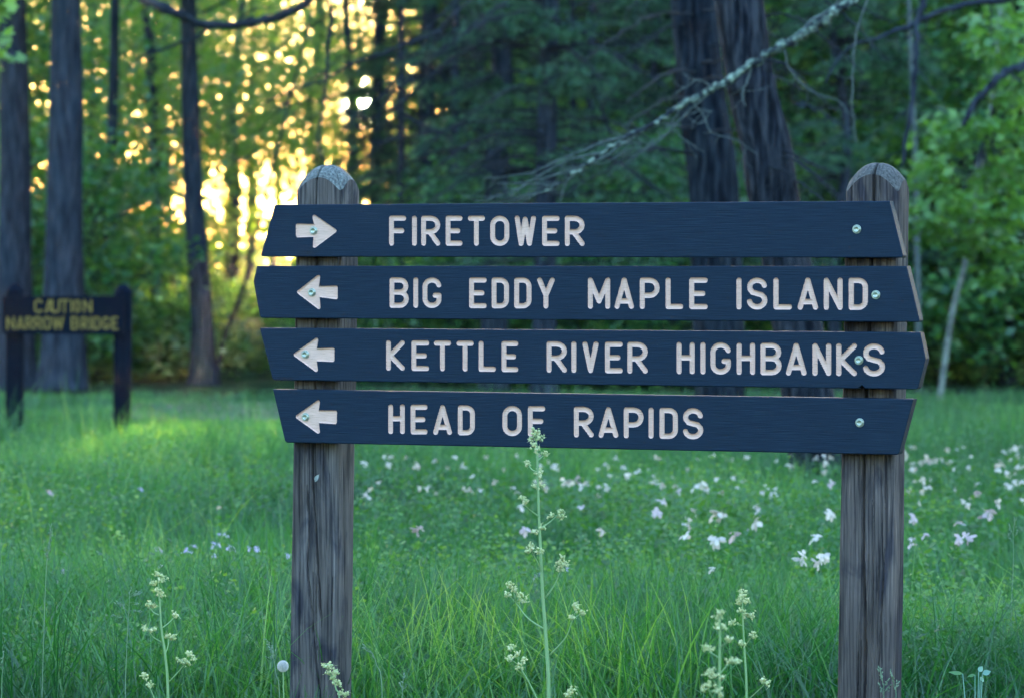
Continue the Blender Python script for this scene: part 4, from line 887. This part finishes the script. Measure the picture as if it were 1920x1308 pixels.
# dandelion clock
def dandelion(px, py, D, label):
    c = P(px, py, D); root = c.copy(); root[2] = 0; root[0] += .01; o = empty('dandelion', root, label=label, cat='dandelion'); b = c - root
    V, Q, T = tube(smooth_path([b, b * np.array([.6, 0, .6]), [0, 0, 0]], 20), (.0016, .0022), 8); mesh_np('stem', V, [Q, T], M['stalk'], o, True)
    A2 = Acc(); k = .0145
    for i in range(190):
        ph = math.acos(1 - 2 * (i + .5) / 190); t = i * 2.39996; d = np.array([math.sin(ph) * math.cos(t), math.sin(ph) * math.sin(t), math.cos(ph)])
        A2.add(*tube([b + d * .003, b + d * k * .8], (.00022, .00016), 3)); a = np.cross(d, [.3, .5, .8]); a /= np.linalg.norm(a); e = np.cross(d, a)
        for j in range(7):
            w_ = math.cos(j * .9) * a + math.sin(j * .9) * e; A2.add(*tube([b + d * k * .78, b + d * k * .98 + w_ * k * .28], (.00022, .00012), 3))
    A2.build('seed_head', M['fluff'], o)
    A2 = Acc(); A2.add(b + IV * .0035, IF); A2.build('seed_core', M['dryleaf'], o, True)
dandelion(530.5, 1248, 8.4, 'white dandelion clock standing beside the left post')
# grass seed heads
def seedstalk(label, pts, D, heads, lean=1):
    root = P(pts[-1][0], pts[-1][1], D); root[2] = 0; o = empty('seeding_grass', root, label=label, cat='grass stalk'); k = D / F
    p = smooth_path(np.array([P(a, b, D) for a, b in pts] + [root]) - root, 30); V, Q, T = tube(p, (.5 * k, 1.1 * k), 5); mesh_np('stem', V, [Q, T], M['seed'], o, True)
    A2 = Acc()
    for (x0, y0, x1, y1) in heads:
        a = P(x0, y0, D) - root; b = P(x1, y1, D + rg2.uniform(-.03, .03)) - root; A2.add(*tube(smooth_path([a, (a + b) / 2 + np.array([0, 0, 3 * k]), b], 6), (.5 * k, .4 * k), 3))
        n = max(4, int(np.linalg.norm(b - a) / k / 3.2))
        for t in np.linspace(.35, 1, n):
            c = a + (b - a) * t + rg2.normal(size=3) * 1.2 * k; d = (b - a) / np.linalg.norm(b - a) + rg2.normal(size=3) * .35
            A2.add(*tube([c, c + d * 2.2 * k, c + d * 5 * k], [.3 * k, 1.3 * k, .3 * k], 4))
    A2.build('seed_head', M['seed'], o)
seedstalk('loose nodding grass seed head left of the lower left flower stalk', [(243,1108),(242,1140),(240,1165),(237,1230),(235,1308)], 8.5, [(243,1115,264,1108),(242,1120,262,1112),(242,1118,246,1104),(241,1130,258,1131),(240,1146,262,1144),(240,1148,220,1130),(238,1158,212,1153),(241,1135,224,1130)])
seedstalk('upright narrow grass seed head at the left edge of the meadow', [(95,985),(92,1020),(88,1050),(84,1130),(79,1308)], 9.2, [(95,1015,96,984),(93,1030,95,1000),(91,1045,84,1030),(90,1040,93,1022),(90,1050,86,1040)])
seedstalk('bent grass seed head just left of the dandelion clock', [(498,1196),(508,1212),(513,1235),(518,1265),(524,1308)], 8.3, [(508,1212,498,1197),(512,1225,502,1208),(514,1240,510,1222),(515,1236,500,1231),(514,1232,511,1210)])
seedstalk('blurred grass seed head in front of the foot of the right post', [(1650,1250),(1655,1280),(1657,1320)], 7.6, [(1652,1265,1648,1250),(1655,1280,1652,1262),(1656,1290,1664,1276),(1657,1305,1650,1285),(1657,1300,1668,1285)])
seedstalk('small grass seed head low beside the right edge of the right post', [(1672,1262),(1677,1290),(1680,1320)], 7.8, [(1674,1272,1670,1258),(1677,1285,1673,1268),(1678,1292,1684,1278)])
seedstalk('short dense grass seed head low to the right of the left post', [(756,1266),(755,1290),(754,1320)], 8.4, [(755,1290,757,1264),(755,1296,750,1280),(755,1296,762,1282)])
seedstalk('arching seed head grass blade right of the left post foot', [(681,1212),(697,1222),(706,1245),(716,1290)], 8.8, [(690,1218,681,1212),(700,1228,686,1214),(705,1240,696,1222)])
seedstalk('dark slim grass seed head at the lower left edge', [(6,1226),(5,1250),(3,1308)], 8.6, [(5,1250,6,1224),(5,1256,2,1238)])
seedstalk('tall thin seeding grass near the right edge of the meadow', [(1902,975),(1900,1000),(1900,1060),(1896,1150)], 10.5, [(1901,995,1903,972),(1900,1005,1894,988),(1900,1010,1908,994),(1900,1020,1893,1004)])
# broad pale leaves at the lower right
lp = empty('broad_leaf_plant', (*P(1830, 1300, 8.7)[:2], 0), label='pale blue-green broad leaves low at the right of the right post', cat='plant')
base = np.array(lp.location); A2 = Acc()
for (x, y, a, l, w_) in [(1805,1262,172,26,9),(1835,1258,60,16,9),(1842,1262,20,18,9),(1838,1268,-60,16,8),(1828,1264,200,14,8)]:
    c = P(x, y, 8.7) - base; k = 8.7 / F; dx = np.array([math.cos(R(a)), .25, math.sin(R(a)) * .7]); dy = np.array([-math.sin(R(a)) * .4, .8, math.cos(R(a)) * .5]); t = np.linspace(0, 1, 9); wv = np.sin(np.pi * t ** .8) * w_ * k
    ce = c + t[:, None] * dx * l * k; V = np.concatenate([ce - dy * wv[:, None], ce + np.array([0, 0, -1.5 * k]), ce + dy * wv[:, None]]); i = np.arange(8)
    A2.add(V, np.stack([i, i + 1, i + 10, i + 9], 1), np.stack([i + 9, i + 10, i + 19, i + 18], 1)); A2.add(*tube([c, np.array([0, 0, 0.0])], (.9 * k, 1.2 * k), 4))
A2.build('leaf', M['paleleaf'], lp, True)
# curled dry leaf caught on the left post
c = px2l(597, 895, tb); t = np.linspace(0, 1, 12); wv = np.sin(np.pi * t ** .9) * .0055; ax = np.array([.5, 0, .87]); ay = np.array([.87, 0, -.5])
ce = (t[:, None] - .5) * ax * .024 + np.stack([0 * t, -.006 - .004 * np.sin(np.pi * t), 0 * t], 1)
V = np.concatenate([ce - ay * wv[:, None] + np.array([0, -.003, 0]), ce, ce + ay * wv[:, None] + np.array([0, -.003, 0])]); i = np.arange(11)
lf = mesh_np('dry_leaf', V, [np.concatenate([np.stack([i, i + 1, i + 13, i + 12], 1), np.stack([i + 12, i + 13, i + 25, i + 24], 1)])], M['dryleaf'], None, True)
wp = O + uax * c[0] + nin * tb + np.array([0, 0, c[1]]); lf.location = wp; lf.rotation_euler = (0, 0, -TH); tag(lf, 'small curled dry leaf stuck high on the left post', 'leaf')

# ------------------------------------------------------------------ flowers in the meadow
def blossom(kind, seed):
    rg = np.random.default_rng(seed); A2 = Acc()
    for h in range(rg.integers(1, 3)):
        c = rg.normal(size=3) * .008 * (h > 0)
        n = 5 if kind != 'lilac' else 4
        for j in range(n):
            a = j * 6.283 / n + rg.normal() * .25; L_ = {'white': .022, 'pink': .020, 'lilac': .013}[kind] * rg.uniform(.7, 1.25); up = rg.uniform(-.7, .7)
            d = np.array([math.cos(a), math.sin(a), up]); s = np.array([-math.sin(a), math.cos(a), 0]); t = np.array([0, .35, .75, 1.0]); wv = np.array([.1, .55, .62, .12]) * L_ * .55
            ce = c + t[:, None] * d * L_ + np.array([0, 0, -1]) * (t ** 2)[:, None] * L_ * .35
            V = np.concatenate([ce - s * wv[:, None], ce + s * wv[:, None]]); i = np.arange(3); A2.add(V, np.stack([i, i + 1, i + 5, i + 4], 1))
    return A2
BL = {}
for kind in ('white', 'pink', 'lilac'):
    for sd_ in range(3):
        o = blossom(kind, sd_ + 10).build('petals', M[kind], None, True); BL[kind, sd_] = o.data; bpy.data.objects.remove(o)
V, Q, T = tube([(0, 0, 0), (.0, 0, .5), (0, 0, 1)], (1, .7), 5); V[:, :2] *= .0016; A2 = Acc(); A2.add(V, Q, T); rl = np.random.default_rng(2); Cn = np.stack([rl.normal(size=26) * .022, rl.normal(size=26) * .022, rl.uniform(.45, .92, 26)], 1); Vl, Fl = leaves(Cn, .034, rg=rl); Vl = Vl.reshape(-1, 4, 3); Vl[:, :, 2] = Cn[:, None, 2] + (Vl[:, :, 2] - Cn[:, None, 2]) * 2; A2.add(Vl.reshape(-1, 3), Fl); o = A2.build('stem', M['herb']); STM = o.data; bpy.data.objects.remove(o)
WH = [(684,925),(730,855),(785,870),(865,872),(975,948),(1130,993),(1090,910),(1100,904),(1140,912),(1225,902),(1305,908),(1230,955),(1290,975),(1318,905),(1347,960),(1352,966),(1285,1003),(1340,1012),(1416,948),(1420,960),(1414,978),(1450,918),(1530,1005),(1545,1042),(1538,1050),(1556,958),(1562,964),(1505,1040),(1300,955),(1040,870),(1060,905),(1835,905),(1893,908),(1740,860),(1880,870),(1700,850),(1706,918),(650,1010),(410,948),(145,1122),(110,1090),(400,1080),(200,1090),(1335,1065)]
PK = [(787,990),(1245,940),(985,990),(1850,962),(1860,958),(1800,1010),(1810,1004),(1795,980),(1715,970),(1710,1012),(1090,950),(1230,960),(1560,905),(1380,1000)]
LI = [(295,1028),(307,1059),(345,1031),(360,1022),(403,1040),(408,1018),(413,1001),(430,1030),(437,1025),(482,1031),(540,1037),(262,914),(60,1164),(120,1181),(204,1174),(183,1194),(105,1205),(38,1220),(58,1213),(1065,1063),(1405,992),(1012,1075)]
rg3 = np.random.default_rng(77)
for _ in range(60): WH.append((rg3.uniform(1690, 1960), 835 + 110 * rg3.random() ** 1.3))
for _ in range(80): WH.append((rg3.uniform(680, 1560), 852 + 75 * rg3.random() ** 1.2))
for _ in range(5): PK.append((rg3.uniform(1000, 1900), rg3.uniform(860, 1000)))
for _ in range(8): LI.append((rg3.uniform(-40, 520), rg3.uniform(900, 1240)))
LAB = {'white': ('loose white wildflower on a thin stem in the meadow grass', 'white wildflowers scattered through the meadow'), 'pink': ('pale pink wildflower on a thin stem in the meadow grass', 'pale pink wildflowers in the meadow'), 'lilac': ('tiny lilac blossom low in the meadow grass', 'lilac blossoms low in the meadow')}
for kind, lst in (('white', WH), ('pink', PK), ('lilac', LI)):
    for i, (x, y) in enumerate(lst):
        hh = .42 if y < 1080 else .26; hh = hh if kind != 'lilac' else hh * .8
        D = F * (HC - hh) / (y - HY); q = P(x, y, D)
        o = empty('wildflower', (q[0], D, 0), rg3.random() * 6.28, label=LAB[kind][0], cat='flower', group=LAB[kind][1])
        a = bpy.data.objects.new('stem', STM); COL.objects.link(a); a.parent = o; a.scale = (1, 1, q[2])
        b = bpy.data.objects.new('petals', BL[kind, i % 3]); COL.objects.link(b); b.parent = o; b.location = (0, 0, q[2]); b.rotation_euler = (rg3.normal() * .5, rg3.normal() * .5, 0)
        s_ = rg3.uniform(.65, 1.3) * (1.05 if i < 36 else .6); b.scale = (s_, s_, s_)


# ------------------------------------------------------------------ labels that tell look-alikes apart
ORD = ['leftmost'] + [w + ' from left' for w in 'second third fourth fifth sixth seventh eighth ninth tenth eleventh twelfth thirteenth fourteenth fifteenth sixteenth seventeenth eighteenth nineteenth twentieth twenty-first twenty-second twenty-third twenty-fourth twenty-fifth twenty-sixth twenty-seventh twenty-eighth twenty-ninth thirtieth thirty-first thirty-second thirty-third thirty-fourth thirty-fifth thirty-sixth thirty-seventh thirty-eighth thirty-ninth fortieth forty-first forty-second forty-third forty-fourth forty-fifth forty-sixth forty-seventh forty-eighth'.split()]
def zone(x):
    return 'left of left post' if x < 550 else 'between left post and tall stalk' if x < 1005 else 'between tall stalk and right post' if x < 1575 else 'right of right post'
bk = {}
for o in list(COL.objects):
    if o.parent is None and o.get('group') and o.get('category') in ('tree', 'bush', 'flower'):
        D = o.location.y; x = CX + F * o.location.x / D
        if o['category'] == 'flower':
            pt = [c for c in o.children if c.name.startswith('petals')][0]; y = HY + F * (HC - pt.location.z) / D
            row = 'in the far grass' if y < 885 else 'in mid meadow' if y < 960 else 'in nearer grass'
            what = {'white': 'white wildflower', 'pale': 'pale pink wildflower', 'tiny': 'tiny lilac blossom'}[o['label'].split()[0] if o['label'].split()[0] != 'loose' else 'white']
            key = (what, row + ' ' + zone(x))
        elif o['category'] == 'bush': key = ('blurred leafy bush at woodland edge', zone(x))
        elif 'conifer' in o['label']: key = ('slim dark conifer with dead twigs', zone(x))
        elif 'sunlit' in o['label']: key = ('sunlit leafy tree in far woods', zone(x))
        else: key = ('shaded dark green tree', zone(x) + (', nearer row' if D < 55 else ', farther row'))
        bk.setdefault(key, []).append((x, o))
for (what, where), lst in bk.items():
    lst.sort(key=lambda t: t[0])
    for i, (x, o) in enumerate(lst):
        o['label'] = what + ' ' + where + (', ' + ORD[min(i, len(ORD) - 1)] if len(lst) > 1 else '')

# ------------------------------------------------------------------ air
import bmesh
bm = bmesh.new(); bmesh.ops.create_cube(bm, size=1); me = bpy.data.meshes.new('haze'); bm.to_mesh(me); bm.free()
hz = bpy.data.objects.new('haze', me); COL.objects.link(hz); hz.location = (0, 40, 9); hz.scale = (160, 190, 20); tag(hz, 'thin warm evening air', 'haze', kind='stuff')
m, N, L = newmat('haze_air'); v = N.new('ShaderNodeVolumePrincipled'); v.inputs['Density'].default_value = .0001; v.inputs['Color'].default_value = (.95, .95, 1, 1); v.inputs['Anisotropy'].default_value = .85
o = N.new('ShaderNodeOutputMaterial'); L.new(v.outputs[0], o.inputs[1]); me.materials.append(m)
